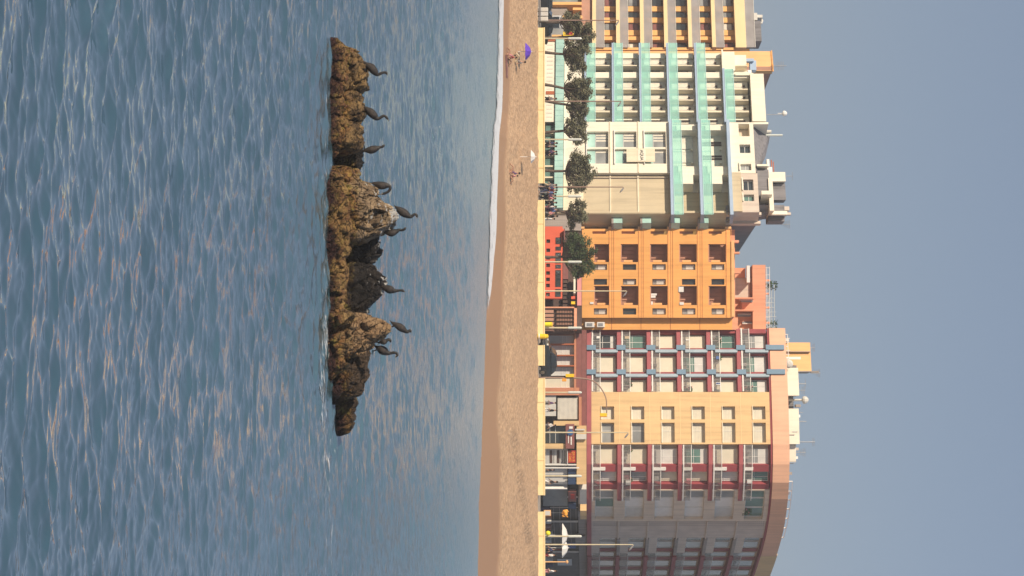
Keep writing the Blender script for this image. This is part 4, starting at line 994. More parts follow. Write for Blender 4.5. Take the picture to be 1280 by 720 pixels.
FO.part('penthouse', 'salmon', bo, [(326.8, 411.8, 944.6, 961.2, -8, -4.0)])
FO.part('penthouse_rail', 'white', bo, [(329, 411, 962.6, 963.2, -4.3, -4.2), (329, 411, 966.2, 966.8, -4.3, -4.2)]+[(q, q+0.5, 961.2, 966.2, -4.3, -4.2) for q in range(330, 411, 9)])
FO.part('chimney', 'salmon', bo, [(344.5, 346.5, 961.2, 968, -5.5, -4.8), (361.5, 363.5, 961.2, 966, -5.5, -4.8), (379.2, 381.4, 961.2, 967, -5.5, -4.8), (398.6, 400.8, 961.2, 967, -5.5, -4.8)])
mb = MB()
for q in (366, 372, 378, 384, 390, 397, 404, 410):
    FO.strip(mb, q, q+0.5, 961.2, 972+q*0.008+ (3 if q > 380 else 0), -7.2, -7.1)
for v in (968, 972, 975.5): FO.strip(mb, 348, 411.5, v, v+0.6, -7.3, -7.2)
FO.strip(mb, 330, 366, 966.0, 966.6, -7.3, -7.2); mb.build('roof_scaffold', 'lamp_tube', bo)
mb = MB()
for _ in range(260):
    u_ = rnd.choice([rnd.uniform(346, 356), rnd.uniform(396, 411)]); v_ = rnd.uniform(963, 978)
    p = FO.pt(u_, -6+rnd.uniform(-.6, .6)); z_ = FO.z(v_); s_ = 0.16
    a1, a2 = rnd.uniform(0, 6.28), rnd.uniform(-1, 1)
    dx, dy, dz = s_*math.cos(a1), s_*math.sin(a1), s_*a2
    mb.add([(p.x-dx, p.y-dy, z_-dz), (p.x+dy*.5, p.y-dx*.5, z_), (p.x+dx, p.y+dy, z_+dz), (p.x-dy*.5, p.y+dx*.5, z_)], [(0,1,2,3)])
mb.build('foliage', 'plant_green', bo)
mast(FO, bo, 300, -2, 914, 921, 0.05)
# ground floor of the orange block: red front, pink wall, dark arcade
FR = Facade([(282, 203.8), (395, 200.6)], 340)
bp = FR.base(335); br = empty('cafe_building', (bp.x, bp.y, GZ), 'low red restaurant front with small square windows under the orange block', 'building')
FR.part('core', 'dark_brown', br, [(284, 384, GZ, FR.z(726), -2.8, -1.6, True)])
FR.wall('wall', 'red_wall', br, 283, 373, 676, 703, [(q, q+4.4) for q in (299.2, 310.6, 320, 329.4, 339, 347, 354.6, 366)], [(682.6, 687.4)], d0=-0.3)
FR.part('wall_upper', 'red_wall', br, [(286, 295.5, 703, 704.8, -0.3, 0.0), (283, 376, 676, 677, 0.01, 0.05)])
for q in (299.2, 310.6, 320, 329.4, 339, 347, 354.6, 366): FR.window(br, q+.05, q+4.35, 682.7, 687.3, -0.2, pane='pane', frame='dark_brown', mull=(q+2.2,), fw=0.4)
for a, b in ((297, 305), (308.5, 313), (316, 321), (323, 329), (331, 335.5), (337.8, 358.5), (361.5, 371)):
    FR.window(br, a, b, 694.4, 701.2, 0.02, pane='pane', frame='dark_brown', mull=tuple(q for q in (a+5, a+10, a+15) if q < b-2), fw=0.4)
FR.part('awning', 'sign_maroon', br, [(288, 306, 704.8, 706, -1.5, 0.6), (310, 345, 703.2, 710, -1.6, -0.9)])
FR.part('terrace_table', 'dark_brown', br, [(q, q+3.4, 703.6, 708+(q % 3), -1.5, -1.0) for q in range(346, 380, 5)])
FR.part('terrace_chair', 'rust_frame', br, [(q, q+1.6, 703.6, 709, -1.10, -1.1) for q in range(343, 380, 5)])
FR.part('folded_parasol', 'red_wall', br, [(368, 371.4, 714, 719.5, -0.9, -0.5)]); FR.part('folded_parasol', 'yellow', br, [(374.6, 378, 714, 719.5, -0.9, -0.5)])
FR.part('pink_wall', 'pink', br, [(341.5, 381, 721.5, 727, -1.0, -0.2)]); FR.part('pink_trim', 'bright_cream', br, [(341.5, 366, 717, 719.4, -1.0, -0.1)])
FR.part('side_post', 'salmon', br, [(383.6, 385.2, 681, 718, -0.6, 0.05), (385.2, 411, 717.8, 721.2, -0.6, 0.05)])
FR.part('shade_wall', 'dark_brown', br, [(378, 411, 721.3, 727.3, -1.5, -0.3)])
# brown slatted pavilion
bl_ = empty('pavilion', (FR.base(395).x, FR.base(395).y, GZ), 'brown slatted lattice pavilion between the red restaurant and the shops', 'pavilion')
FR2 = Facade([(384, 200.9), (413, 200.0)], 395)
FR2.part('back_wall', 'dark_brown', bl_, [(385.4, 413, GZ, FR2.z(717.6), -1.2, -0.5, True)])
FR2.part('slat_screen', 'brown_recess', bl_, [(385.6, 412.5, v, v+0.9, -0.3, -0.2) for v in np.arange(696, 717, 2.0)])
FR2.part('post', 'dark_brown', bl_, [(q, q+0.5, 681, 717.6, -0.18, 0.0) for q in (386, 391, 396, 401, 406, 411)])
FR2.part('lower_panel', 'brown_recess', bl_, [(385.6, 412.5, 680, 692, -0.4, -0.1)])
# ---------------------------------------------------------------- D: round fronted block with maroon balconies
FC = Facade([(410.8, 208.0), (450, 206.5), (490.5, 205), (527, 204), (555.5, 203.4), (580, 203.3), (602, 203.8), (622, 205), (640, 206.7), (651, 208.2), (662, 210), (673, 212.4), (684, 215.2), (693, 217.8), (706, 222), (722, 228), (740, 236)], 500)
bp = FC.base(550); bc = empty('apartment_building', (bp.x, bp.y+4, GZ), 'tall round fronted block with maroon balconies and salmon parapet', 'building')
SC = [736.4, 774.0, 811.6, 849.4, 887.2, 925.0]; TOPC = 963.2
FC.part('core', 'beige_wall', bc, [(411.5, 740, GZ, FC.z(966), -9, -0.7, True)])
FC.part('base_band', 'maroon_light', bc, [(411.2, 740, 733.4, 739.2, -0.75, 0.16)])
FC.part('top_band', 'maroon', bc, [(411.2, 740, 961.8, 964.4, -0.75, 0.14)])
FC.part('parapet', 'salmon_pale', bc, [(411.2, 692.8, 964.4, 985, -0.75, 0.22)])
FC.part('parapet', 'ochre', bc, [(693, 740, 964.4, 986.5, -0.75, 0.1)])
def balcony_row(u0, u1, wins, parts, shade=False, ext=0):
    for i, v in enumerate(SC):
        top = (SC[i+1] if i < 5 else TOPC)-2.4
        if i: FC.part('balcony_slab', 'maroon_light', bc, [(u0, u1+ext, v-2.4, v+2.6, -0.75, 0.16)])
        g = FC.part('balcony_glass', 'clear_glass', bc, [(u0+0.5, u1+ext-0.5, v+5.0, v+13.4, 0.14, 0.17)])
        FC.part('handrail', 'white', g, [(u0+0.3, u1+ext-0.3, v+13.4, v+14.2, 0.12, 0.2), (u0+0.3, u1+ext-0.3, v+3.4, v+5.0, 0.10, 0.24)])
        FC.part('rail_post', 'white', g, [(q, q+0.4, v+2.6, v+13.4, 0.08, 0.13) for q in np.arange(u0+1, u1+ext-1, 7.0)])
        for a, b in wins:
            k = rnd.random()
            pn = 'shutter' if k < (0.25 if shade else 0.62) else ('shutter_grey' if k < 0.6 and shade else rnd.choice(['pane_grey', 'pane_green', 'pane']))
            w = FC.window(bc, a, b, v+2.8, top-1.4, -0.45, pane=pn, frame='white' if pn != 'shutter' else 'shutter', mull=((a+b)/2,) if pn != 'shutter' else (), trans=(v+17,) if pn != 'shutter' else (), fw=0.55)
            if pn == 'shutter' and rnd.random() < 0.4: FC.part('open_gap', 'pane', w, [(b-4.2, b-0.8, v+3.2, v+13, -0.448, -0.43)])
            if pn.startswith('pane') and rnd.random() < 0.5: FC.part('blind', 'shutter_grey', w, [(a+.6, b-.6, v+19+rnd.random()*8, top-2, -0.448, -0.42)])
        for a, b in parts: FC.part('pier', 'maroon', bc, [(a, b, v+2.6, top, -0.75, 0.0)])
        FC.part('ceiling_shade', 'maroon', bc, [(u0, u1, top-1.3, top, -0.75, -0.2)])  # shadow below the slab above, put in as a dark maroon strip
balcony_row(411.2, 490.3, [(417.5, 434.5), (443.5, 464), (473.5, 489)], [(411.3, 416.6), (435.2, 442.8), (465, 472.6)])
# steel blue dividing fins
for i, v in enumerate(SC):
    top = (SC[i+1] if i < 5 else TOPC+1)-2.6
    for u0 in (433.0, 463.4):
        f = FC.part('fin', 'steel_blue_pale', bc, [(u0+5.2, u0+8.8, v+8.2, top+1, -0.5, 0.3)])
        FC.part('fin_cap', 'steel_blue', f, [(u0, u0+6.0, v-3.0, v+8.4, 0.17, 0.36)])
for u0 in (433.0, 463.4): FC.part('parapet_fin', 'steel_blue', bc, [(u0, u0+6.0, 959.2, 982.4, 0.23, 0.42)])
# ochre middle section
wr = [(v+15.6, v+31.2) for v in SC]
FC.wall('wall', 'ochre', bc, 490.5, 555.4, 739.3, 961.7, [(508.3, 524.6), (528.6, 553.4)], wr, d0=-0.45, d1=0.12)
FC.part('wall_strip', 'yellow_band', bc, [(490.6, 555.3, v+0.2, v+0.7, 0.12, 0.14) for v in SC[1:]])
for i, (c, d_) in enumerate(wr):
    for j, (a, b) in enumerate(((508.5, 524.4), (528.8, 553.2))):
        k = rnd.random(); pn = 'shutter' if (i, j) not in ((1, 1), (0, 1)) else 'pane_grey'
        w = FC.window(bc, a, b, c+.1, d_-.1, -0.34, pane=pn, frame='white', mull=((a+b)/2-3,) if j else (), fw=0.6)
        FC.part('sill_or_lit_jamb', 'cream', w, [(a-0.6, b+0.6, c-1.0, c, -0.2, 0.2)])
        if pn == 'shutter': FC.part('shutter_slats', 'shutter_grey', w, [(a+.7, b-.7, q, q+0.25, -0.338, -0.325) for q in np.arange(c+2, d_-1, 1.9)])
# second balcony section with white side awnings
balcony_row(555.6, 611.5, [(561, 580.5), (590.5, 604.5)], [(581.2, 589.6), (605.2, 611.4)], shade=True, ext=13)
for i, v in enumerate(SC):
    pa = FC.pt(583.5, 0.1); nn = FC.N[FC.seg(583.5)]; tt_ = Vector((-nn.y, nn.x))
    mb = MB(); z0, z1 = FC.z(v+5), FC.z(v+24 if i in (0, 1, 2, 4) else v+19)
    a, b = pa+nn*0.1, pa-nn*1.4+tt_*0.1
    mb.add([(a.x, a.y, z0), (b.x, b.y, z0), (b.x, b.y, z1), (a.x, a.y, z1-0.35), (a.x+.3, a.y+.05, z0), (b.x+.3, b.y+.05, z0), (b.x+.3, b.y+.05, z1), (a.x+.3, a.y+.05, z1-.35)],
           [(0,1,2,3), (7,6,5,4), (0,4,5,1), (1,5,6,2), (2,6,7,3), (3,7,4,0)])
    mb.build('balcony_divider', 'white' if i != 3 else 'off_white', bc)
    if i in (0, 2, 4, 1): FC.part('laundry', rnd.choice(['white', 'off_white', 'cloth_beige', 'cloth_pink']), bc, [(592+i*1.5, 599+i, v+6, v+14, 0.02, 0.08)])
# window section beyond the curve
wr2 = [(v+7.4, v+31.0) for v in SC]
FC.wall('wall', 'beige_wall', bc, 611.7, 650.8, 739.3, 961.7, [(613.2, 648.6)], wr2, d0=-0.4, d1=0.06)
for i, (c, d_) in enumerate(wr2):
    for a, b, pn in ((613.4, 624.6, 'pane_grey'), (625, 636.4, 'white' if i != 0 else 'pane_green'), (636.8, 648.4, rnd.choice(['white', 'shutter_grey', 'off_white']))):
        if i == 5: pn = 'pane_green'
        FC.window(bc, a, b, c+.1, d_-.1, -0.3, pane=pn, frame='white', fw=0.6)
# pierced grey wall
FC.part('stair_wall', 'brick_grey', bc, [(651, 672.6, 739.3, 961.7, -1.7, -0.02)])
holes = MB()
for v in np.arange(742, 960, 2.6):
    for q in (652.0, 654.2, 656.4): FC.strip(holes, q, q+1.1, v, v+1.3, -0.02, 0.0)
FC.part('stair_ledge', 'grey_wall', bc, [(651, 672.6, v-1, v+0.8, -0.02, 0.12) for v in SC[1:]])
holes.build('brick_pattern', 'taupe', bc)['kind'] = 'stuff'
for v in SC:
    FC.part('spandrel', 'grey_wall', bc, [(672.8, 692.6, v+2.4, v+13.5, -1.7, -0.1)])
    FC.part('gallery_slab', 'taupe', bc, [(672.8, 692.6, v-1.6, v+2.4, -1.7, 0.15)])
    FC.window(bc, 674, 682.5, v+14, v+34, -0.6, pane='pane', frame='shutter_grey', fw=0.5); FC.window(bc, 683.5, 691.5, v+14, v+34, -0.6, pane='pane_grey', frame='shutter_grey', fw=0.5)
for i, v in enumerate(SC):
    top = (SC[i+1] if i < 5 else TOPC)-2.4
    FC.part('balcony_slab', 'maroon', bc, [(693, 740, v-2.4, v+2.6, -1.7, 0.3)])  # darker maroon than the sunlit slabs: shade put into the colour
    g = FC.part('balcony_rail', 'clear_glass', bc, [(693.2, 739, v+4, v+13.4, 0.12, 0.15)]); FC.part('handrail', 'off_white', g, [(693.2, 739, v+13.4, v+14.1, 0.1, 0.18)])
    FC.part('pier', 'maroon', bc, [(a, b, v+2.6, top, -1.7, -0.6) for a, b in ((693, 696), (703, 706.5), (715, 718))])
    for a, b in ((696.5, 702.5), (707, 714.5), (719, 726)): FC.window(bc, a, b, v+2.8, top-2, -0.6, pane=rnd.choice(['pane', 'pane', 'pane_grey']), frame='grey_wall', fw=0.5)
# roof things
FC.part('roof_rail', 'white', bc, [(606, 678, 990, 990.6, -0.6, -0.5)]+[(q, q+0.5, 984, 990, -0.6, -0.5) for q in range(606, 679, 12)])
FC.part('penthouse', 'bright_cream', bc, [(452, 487, 984.5, 1002.6, -7.5, -2.5), (505.5, 551.5, 984.5, 1000, -7.5, -1.6), (551.6, 584.5, 984.5, 996, -7.5, -2.2)])
FC.part('penthouse_shade', 'roof_grey', bc, [(448.4, 452, 986, 1001.5, -7, -3), (487, 505.4, 984.5, 998, -8, -5)])
FC.part('tower_room', 'orange_pale', bc, [(419.4, 430.6, 984.5, 1020.6, -8, -3.2), (430.6, 455.4, 984.5, 1021, -8, -3.5)])
FC.part('tower_band', 'taupe', bc, [(430.6, 431.3, 986, 1020.4, -3.5, -3.15), (455.5, 456.6, 1003, 1021, -8, -3.3)])
FC.part('terrace_pole', 'white', bc, [(412+q, 412.6+q, 984, 990+(q % 3), -1.2, -1.1) for q in range(0, 40, 5)]+[(412, 450, 989, 989.6, -1.2, -1.1), (412, 449, 985.4, 986, -1.3, -1.2)])
FC.part('terrace_awning', 'white', bc, [(438.2, 441.4, 985, 1006, -2.3, -2.1)])
mast(FC, bc, 458, -4, 1021, 1033, 0.05, bars=3); mast(FC, bc, 456.6, -4, 1020, 1031, 0.12, 'taupe')
mast(FC, bc, 471.5, -4, 1002, 1014, 0.05, bars=1); mast(FC, bc, 494, -4, 984, 1016, 0.14, 'off_white', ball=0.42)
mast(FC, bc, 521.5, -3, 1000, 1011, 0.05); mast(FC, bc, 548.8, -3, 1000, 1021, 0.05, bars=2); mast(FC, bc, 537, -1.2, 990, 997, 0.05)
pt = FC.pt(472, -3)
MB().lathe((pt.x+.2, pt.y-.5, FC.z(989)), [(0.02, 0), (0.3, 0.05), (0.5, 0.2)], 14, axis='y').build('satellite_dish', 'off_white', bc)
pt = FC.pt(447, -2)
MB().lathe((pt.x, pt.y-.5, FC.z(990)), [(0.02, 0), (0.3, 0.05), (0.45, 0.18)], 14, axis='y').build('satellite_dish', 'off_white', bc)

# plants and clutter on the balconies
mb = MB(); mf = MB()
for u_, i in ((469, 3), (470, 4), (447, 4), (486, 3), (480, 1), (425, 4), (562, 1), (600, 1), (640, 5), (485, 5)):
    for _ in range(70):
        p = FC.pt(u_+rnd.uniform(-3, 3), 0.0+rnd.uniform(-.3, .1)); z_ = FC.z(SC[i]+rnd.uniform(4, 16)); s_ = 0.12; a1 = rnd.uniform(0, 6.28)
        dx, dz = s_*math.cos(a1), s_*math.sin(a1)
        (mb if rnd.random() < 0.75 else mf).add([(p.x-dx, p.y, z_-dz), (p.x+dz*.6, p.y-.05, z_-dx*.6), (p.x+dx, p.y, z_+dz), (p.x-dz*.6, p.y+.05, z_+dx*.6)], [(0,1,2,3)])
mb.build('foliage', 'plant_green', bc); mf.build('balcony_flowers', 'cloth_pink', bc)

clut = random.Random(77)
for i, v in enumerate(SC):
    for u0, u1 in ((418, 432), (444, 462), (474, 488), (561, 579), (591, 604)):
        for _ in range(clut.choice((0, 1, 1, 2))):
            a = clut.uniform(u0, u1-4); k = clut.random()
            if k < .35: FC.part('laundry', clut.choice(['white', 'cloth_blue', 'cloth_beige', 'cloth_pink', 'off_white']), bc, [(a, a+clut.uniform(2, 4.5), v+clut.uniform(7, 9.5), v+13.2, 0.19, 0.22)])
            elif k < .7: FC.part('flower_box', clut.choice(['rust_frame', 'terracotta', 'off_white']), bc, [(a, a+4, v+2.8, v+5, -0.1, 0.1)])
            else: FC.part('folding_chair', clut.choice(['white', 'navy', 'taupe']), bc, [(a, a+3, v+2.8, v+10, -0.3, -0.12)])
for u, v0, v1, mt in ((415, 985, 993, 'off_white'), (500, 998, 1004, 'taupe'), (513, 1000, 1003, 'white'), (560, 996, 1000, 'brick_grey'), (571, 996, 999, 'white'), (597, 985, 992, 'brick_grey'), (630, 985, 991, 'white')):
    FC.part('vent_box', mt, bc, [(u, u+3.4, v0, v1, -4, -2.6)])
for u, v0, v1, bars in ((480, 1002, 1012, 3), (510, 1000, 1008, 0), (566, 996, 1010, 4), (426, 1020, 1027, 2), (586, 985, 996, 0)):
    mast(FC, bc, u, -3.5, v0, v1, 0.035, bars=bars)
# shops under it
FS = Facade([(412, 201.8), (488, 201.0), (560, 200.6), (606, 200.9), (650, 204.2), (690, 212), (745, 232)], 500)
bp = FS.base(500); bs_ = empty('shop_row', (bp.x, bp.y+2, GZ), 'row of street level shops and shutters under the maroon balconies', 'shop')
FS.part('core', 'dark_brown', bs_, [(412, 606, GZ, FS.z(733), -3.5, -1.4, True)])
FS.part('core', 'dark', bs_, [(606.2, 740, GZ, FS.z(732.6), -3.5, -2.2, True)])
FS.part('fascia', 'sign_maroon', bs_, [(412, 496, 720.4, 727, -1.4, -0.2), (412, 532, 727.2, 733, -1.4, -0.5)])
FS.part('wall', 'terracotta', bs_, [(412, 490, 717.6, 720.2, -1.3, 0.05), (484.5, 494, 679, 724, -1.3, 0.02), (496, 532, 723.5, 727, -1.4, -0.1)])
FS.part('ochre_wall', 'ochre', bs_, [(532, 606, 720.8, 733, -1.4, -0.1), (554.5, 561, 680, 707, -1.3, 0.0), (526, 532, 692, 724, -1.3, 0.0)])
for a, b in ((412.5, 416.5), (418.8, 429), (431.4, 443), (445.2, 456), (458.6, 469)):
    w = FS.window(bs_, a, b, 684, 717, -0.5, pane='shutter_grey', frame='white', trans=(703, 708), fw=0.5, name='shop_window')
FS.part('red_post', 'rust_frame', bs_, [(q, q+1.7, 676, 718, -0.6, 0.06) for q in (417, 429.4, 443.3, 456.3)])
FS.window(bs_, 472, 484, 681, 719, -0.5, pane='shutter', frame='white', trans=(701, 707), fw=0.5, name='shop_window')
r_ = FS.part('roller_shutter', 'curtain', bs_, [(497, 524, 697, 722, -0.6, -0.3)]); FS.part('shutter_rib', 'shutter_grey', r_, [(497, 524, v, v+0.4, -0.3, -0.27) for v in np.arange(698, 722, 1.6)])
FS.part('street_kiosk', 'off_white', bs_, [(493, 520, 676, 695, -0.8, -0.2)])
FS.part('dark_window', 'pane', bs_, [(532.5, 554, 681, 707, -1.0, -0.5)]); FS.part('window_bar', 'shutter_grey', bs_, [(532.5, 554, 694, 694.6, -0.5, -0.45), (532.5, 554, 687, 687.6, -0.5, -0.45)])
sg = FS.part('long_sign', 'sign_maroon', bs_, [(530, 560.5, 707, 718, 0.05, 0.3)], bevel=0.04)
pt = FS.pt(540.5, 0.36)
MB().lathe((pt.x, pt.y, FS.z(712.8)), [(0.30, 0), (0.30, -0.08), (0.22, -0.1)], 20, axis='y').build('round_emblem', 'sign_blue', sg)
FS.part('sign_streak', 'white', sg, [(546, 556, 713.4, 714.8, 0.31, 0.34), (544, 554, 710.2, 711.2, 0.31, 0.34), (533, 536, 711.5, 716, 0.31, 0.34)])
FS.part('sign_box', 'off_white', bs_, [(542.5, 549, 720.2, 733, 0.0, 0.25), (536, 538, 719, 731, 0.0, 0.12)])
g = FS.part('grey_gate', 'shutter_grey', bs_, [(562, 582, 680, 708.6, -0.9, -0.6)]); FS.part('gate_bar', 'dark_brown', g, [(564, 580, v, v+3.4, -0.59, -0.57) for v in (687, 696)]+[(564, 580, v, v+0.6, -0.59, -0.57) for v in (692, 703, 705.5)])
rs = FS.part('red_sign', 'sign_red', bs_, [(563.6, 578.6, 710, 719.6, -0.35, -0.1)])
def glyphs(fac, parent, u0, u1, v0, v1, n, d, material, seed):
    g_ = random.Random(seed); mb = MB(); w = (u1-u0)/n
    for k in range(n):
        a = u0+k*w; h = v1-v0; t = w*0.2
        if g_.random() < .8: fac.strip(mb, a, a+t, v0, v1, d, d+0.03)
        if g_.random() < .6: fac.strip(mb, a+w*.55, a+w*.55+t, v0, v1, d, d+0.03)
        for q in (v0, v0+h*.42, v1-h*.16):
            if g_.random() < .65: fac.strip(mb, a+t, a+w*.55, q, q+h*.16, d, d+0.03)
    return mb.build('lettering', material, parent)
glyphs(FS, rs, 565, 577.4, 715.2, 718.4, 5, -0.1, 'letter_orange', 3); glyphs(FS, rs, 565, 577.4, 711.2, 714.2, 5, -0.1, 'letter_orange', 8)
FS.part('white_post', 'white', bs_, [(580.4, 581.6, 676, 720.6, -0.3, 0.05), (583.6, 585, 676, 724, 0.1, 0.25), (611, 612, 676, 709, -0.3, 0.0), (562, 581.6, 709, 709.8, -0.3, 0.05)])
FS.part('shop_glass', 'shutter_grey', bs_, [(585.4, 611, 680, 709, -0.9, -0.6)]); FS.part('shop_glass', 'pane_grey', bs_, [(612.4, 640, 678, 709, -1.1, -0.8)])
FS.part('blue_sign', 'navy', bs_, [(586, 592.5, 710, 719.6, -0.35, -0.1), (598, 606.6, 710, 719.6, -0.35, -0.1), (631, 637, 710, 719.6, -0.4, -0.1), (582, 584.5, 710, 719.6, -0.35, -0.1)])
q_ = FS.part('square_sign', 'sign_maroon', bs_, [(615.6, 627.6, 710, 720.2, -0.4, -0.08)]); FS.part('sign_emblem', 'sign_red', q_, [(618.4, 624.4, 713, 718, -0.08, -0.05)])
FS.part('white_panel', 'off_white', bs_, [(613.5, 632, 724.5, 733, -1.2, -0.2)]); FS.part('ochre_panel', 'ochre', bs_, [(643, 655, 725, 733, -1.6, -0.5)])
FS.part('awning_bar', 'taupe', bs_, [(640, 700, v, v+0.7, -2.15, -1.9) for v in (690, 698, 712, 719)])
FS.part('wall_panel', 'taupe', bs_, [(684, 696, 718, 731, -2.15, -1.2), (655.5, 662, 722, 731, -2.1, -1.4)])

for q in (616, 634, 650, 668, 688, 706): FS.part('arcade_column', 'grey_wall', bs_, [(q, q+2.2, 676, 722, -2.1, -1.5)])
for q in range(642, 716, 6):
    FS.part('cafe_chair', rnd.choice(['cloth_navy', 'rust_frame', 'off_white', 'sign_maroon']), bs_, [(q, q+2.6, 676, 686+rnd.random()*3, -1.2, -0.7)])
FS.part('arcade_fascia', 'taupe', bs_, [(606.3, 740, 722.5, 732.8, -2.15, -1.45)])
FS.part('menu_board', 'cloth_red', bs_, [(704, 709, 690, 702, -2.1, -1.9)]); FS.part('menu_board', 'cloth_blue', bs_, [(696, 703, 706, 718, -2.1, -1.9)]); FS.part('menu_board', 'shutter_grey', bs_, [(716, 724, 692, 712, -2.1, -1.9)])
# ================================================================ TREES
def tree(u, v_ground_hidden, base_u, crown, label, seed, mat_='leaf', Y=194.0):
    """crown: list of (u, v, half width px, half height px) clumps; trunk from the promenade."""
    g_ = random.Random(seed); base = Vector(P(base_u, 0, Y)); base.z = PZ
    r = empty('tree', base, label, 'tree', 'trees along the promenade')
    cl = [(Vector(P(a, b, Y)), c*Y/FP, d_*Y/FP) for a, b, c, d_ in crown]
    for c, w, h in list(cl):
        for _ in range(4):
            an = g_.uniform(-.9, 4.0); k = g_.uniform(.9, 1.5)
            cl.append((c+Vector((math.cos(an)*w*k, g_.uniform(-.9, .9), math.sin(an)*h*k)), w*g_.uniform(.22, .42), h*g_.uniform(.22, .42)))
    cen = sum((c[0] for c in cl), Vector())/len(cl)
    low = min(c[0].z-c[2] for c in cl)
    fork = Vector((base.x*.45+cen.x*.55, Y, max(PZ+1.2, low-0.15)))
    mb = MB(); mid = base.lerp(fork, .5)+Vector((g_.uniform(-.1, .1), 0, 0))
    pp, rr = smooth_path([base, mid, fork], [0.17, 0.13, 0.11], 4); mb.tube(pp, rr, 8)
    mb.build('trunk', 'bark', r, smooth=True)
    limbs = MB()
    for c, w, h in cl:
        for _ in range(3 if w > .35 else 1):
            e = c+Vector((g_.uniform(-.6, .6)*w, g_.uniform(-.8, .8), g_.uniform(-.5, .5)*h)); k = fork.lerp(e, .5)+Vector((g_.uniform(-.2, .2), 0, -0.15))
            pp, rr = smooth_path([fork, k, e], [0.07, 0.05, 0.018], 3); limbs.tube(pp, rr, 5)
    limbs.build('limb', 'bark', r)
    # leaves gathered in tufts
    rg = np.random.default_rng(seed); P_, N_ = [], 0
    for c, w, h in cl:
        tufts = max(6, int(w*h*62))
        for _ in range(tufts):
            d = rg.normal(0, 1, 3); d /= np.linalg.norm(d); rad = rg.uniform(0.35, 1.0)**0.6
            tc = np.array([c.x+d[0]*w*rad, c.y+d[1]*max(w, 0.9)*0.9*rad, c.z+d[2]*h*rad])
            m_ = 26; off = rg.normal(0, 1, (m_, 3))*np.array([0.15, 0.15, 0.10]); P_.append(tc+off)
    C_ = np.concatenate(P_); n = len(C_)
    a = rg.normal(0, 1, (n, 3)); a[:, 2] *= 0.5; a /= np.linalg.norm(a, axis=1)[:, None]
    b = np.cross(a, rg.normal(0, 1, (n, 3))); b /= np.linalg.norm(b, axis=1)[:, None]
    L = rg.uniform(0.07, 0.135, n)[:, None]; Wd = L*0.42
    V = np.stack([C_-a*L, C_+b*Wd, C_+a*L, C_-b*Wd], 1).reshape(-1, 3)-np.array(base)
    me = bpy.data.meshes.new('crown'); me.vertices.add(n*4); me.vertices.foreach_set('co', V.ravel().astype(np.float32))
    me.loops.add(n*4); me.loops.foreach_set('vertex_index', np.arange(n*4, dtype=np.int32)); me.polygons.add(n)
    me.polygons.foreach_set('loop_start', np.arange(0, n*4, 4, dtype=np.int32)); me.polygons.foreach_set('loop_total', np.full(n, 4, dtype=np.int32)); me.update(calc_edges=True)
    link_mesh(me, 'crown', mat_, r)
    return r
tree(0, 0, 26, [(24, 709, 6, 7), (30, 715, 8, 7), (37, 719, 6, 6), (24, 716, 6, 6)], 'small leftmost tree in front of the orange cafe piers', 1)
tree(0, 0, 48, [(38, 731, 6, 7), (45, 727, 7, 7), (43, 736, 5, 4), (52, 728, 5, 6)], 'wispy tree rising above the thin pole by the yellow sign', 2)
tree(0, 0, 64.4, [(58, 716, 7, 8), (66, 722, 9, 10), (73, 717, 9, 9), (62, 730, 6, 6), (80, 722, 6, 7), (86, 725, 4, 5)], 'rounded tree nearest the left end of the teal hotel', 3)
tree(0, 0, 105, [(104, 719, 8, 10), (112, 724, 9, 10), (119, 716, 8, 9), (110, 732, 7, 6), (125, 724, 7, 8), (102, 727, 5, 7)], 'broad tree in front of the middle of the teal hotel', 4)
tree(0, 0, 124, [(134, 722, 6, 8), (142, 718, 6, 6), (138, 727, 5, 5)], 'slim tree whose trunk leans beside the two shaded walkers', 5)
tree(0, 0, 166.4, [(152, 720, 7, 7), (161, 724, 8, 8), (170, 719, 7, 6), (158, 712, 5, 5), (174, 726, 5, 5)], 'tree beside the grey lamp post below the large hotel windows', 6)
tree(0, 0, 212, [(194, 722, 7, 8), (202, 726, 8, 10), (211, 722, 9, 11), (213, 733, 8, 8), (222, 727, 7, 9), (229, 719, 6, 8), (234, 724, 4, 5), (203, 716, 6, 6)], 'forked tree right of the hotel windows with a wide crown', 7)
tree(0, 0, 262.6, [(262, 718, 7, 8), (270, 721, 7, 8), (277, 716, 6, 6), (256, 724, 4, 5), (272, 728, 4, 4)], 'small tree in front of the shaded hotel corner', 8)
tree(0, 0, 321, [(299, 716, 8, 9), (307, 724, 9, 10), (316, 719, 10, 12), (318, 732, 9, 9), (327, 722, 9, 12), (330, 734, 7, 7), (336, 722, 6, 8), (306, 712, 7, 7), (341, 721, 3, 5)], 'largest dark green tree, in front of the orange block', 9, 'leaf_green')

# ================================================================ LAMP POSTS
YL = 192.0
def short_lamp():
    r = empty('lamp_post', (0, 0, PZ), 'x', 'lamp post', 'short tube topped lamp posts on the promenade')
    MB().lathe((0, 0, PZ), [(0.12, 0), (0.12, 0.12), (0.075, 0.2), (0.07, 2.75)], 10).build('pole', 'pole_cream', r)
    MB().lathe((0, 0, PZ), [(0.10, 2.75), (0.12, 2.85), (0.12, 3.9), (0.09, 4.0), (0.02, 4.05)], 12).build('lamp_tube', 'lamp_tube', r)
    return r
first = None
LB = {48.2: 'short tube lamp post by the left end of the yellow wall', 174.4: 'short tube lamp post among the trees left of the two dark walkers', 245.4: 'short tube lamp post in the crowd at the wall gap',
      327.4: 'short tube lamp post in front of the largest tree', 409.8: 'short tube lamp post above the yellow bin', 490.6: 'short tube lamp post left of the shutter shop',
      595.0: 'short tube lamp post in front of the blue shop signs', 670.4: 'short tube lamp post crossing the white parasols'}
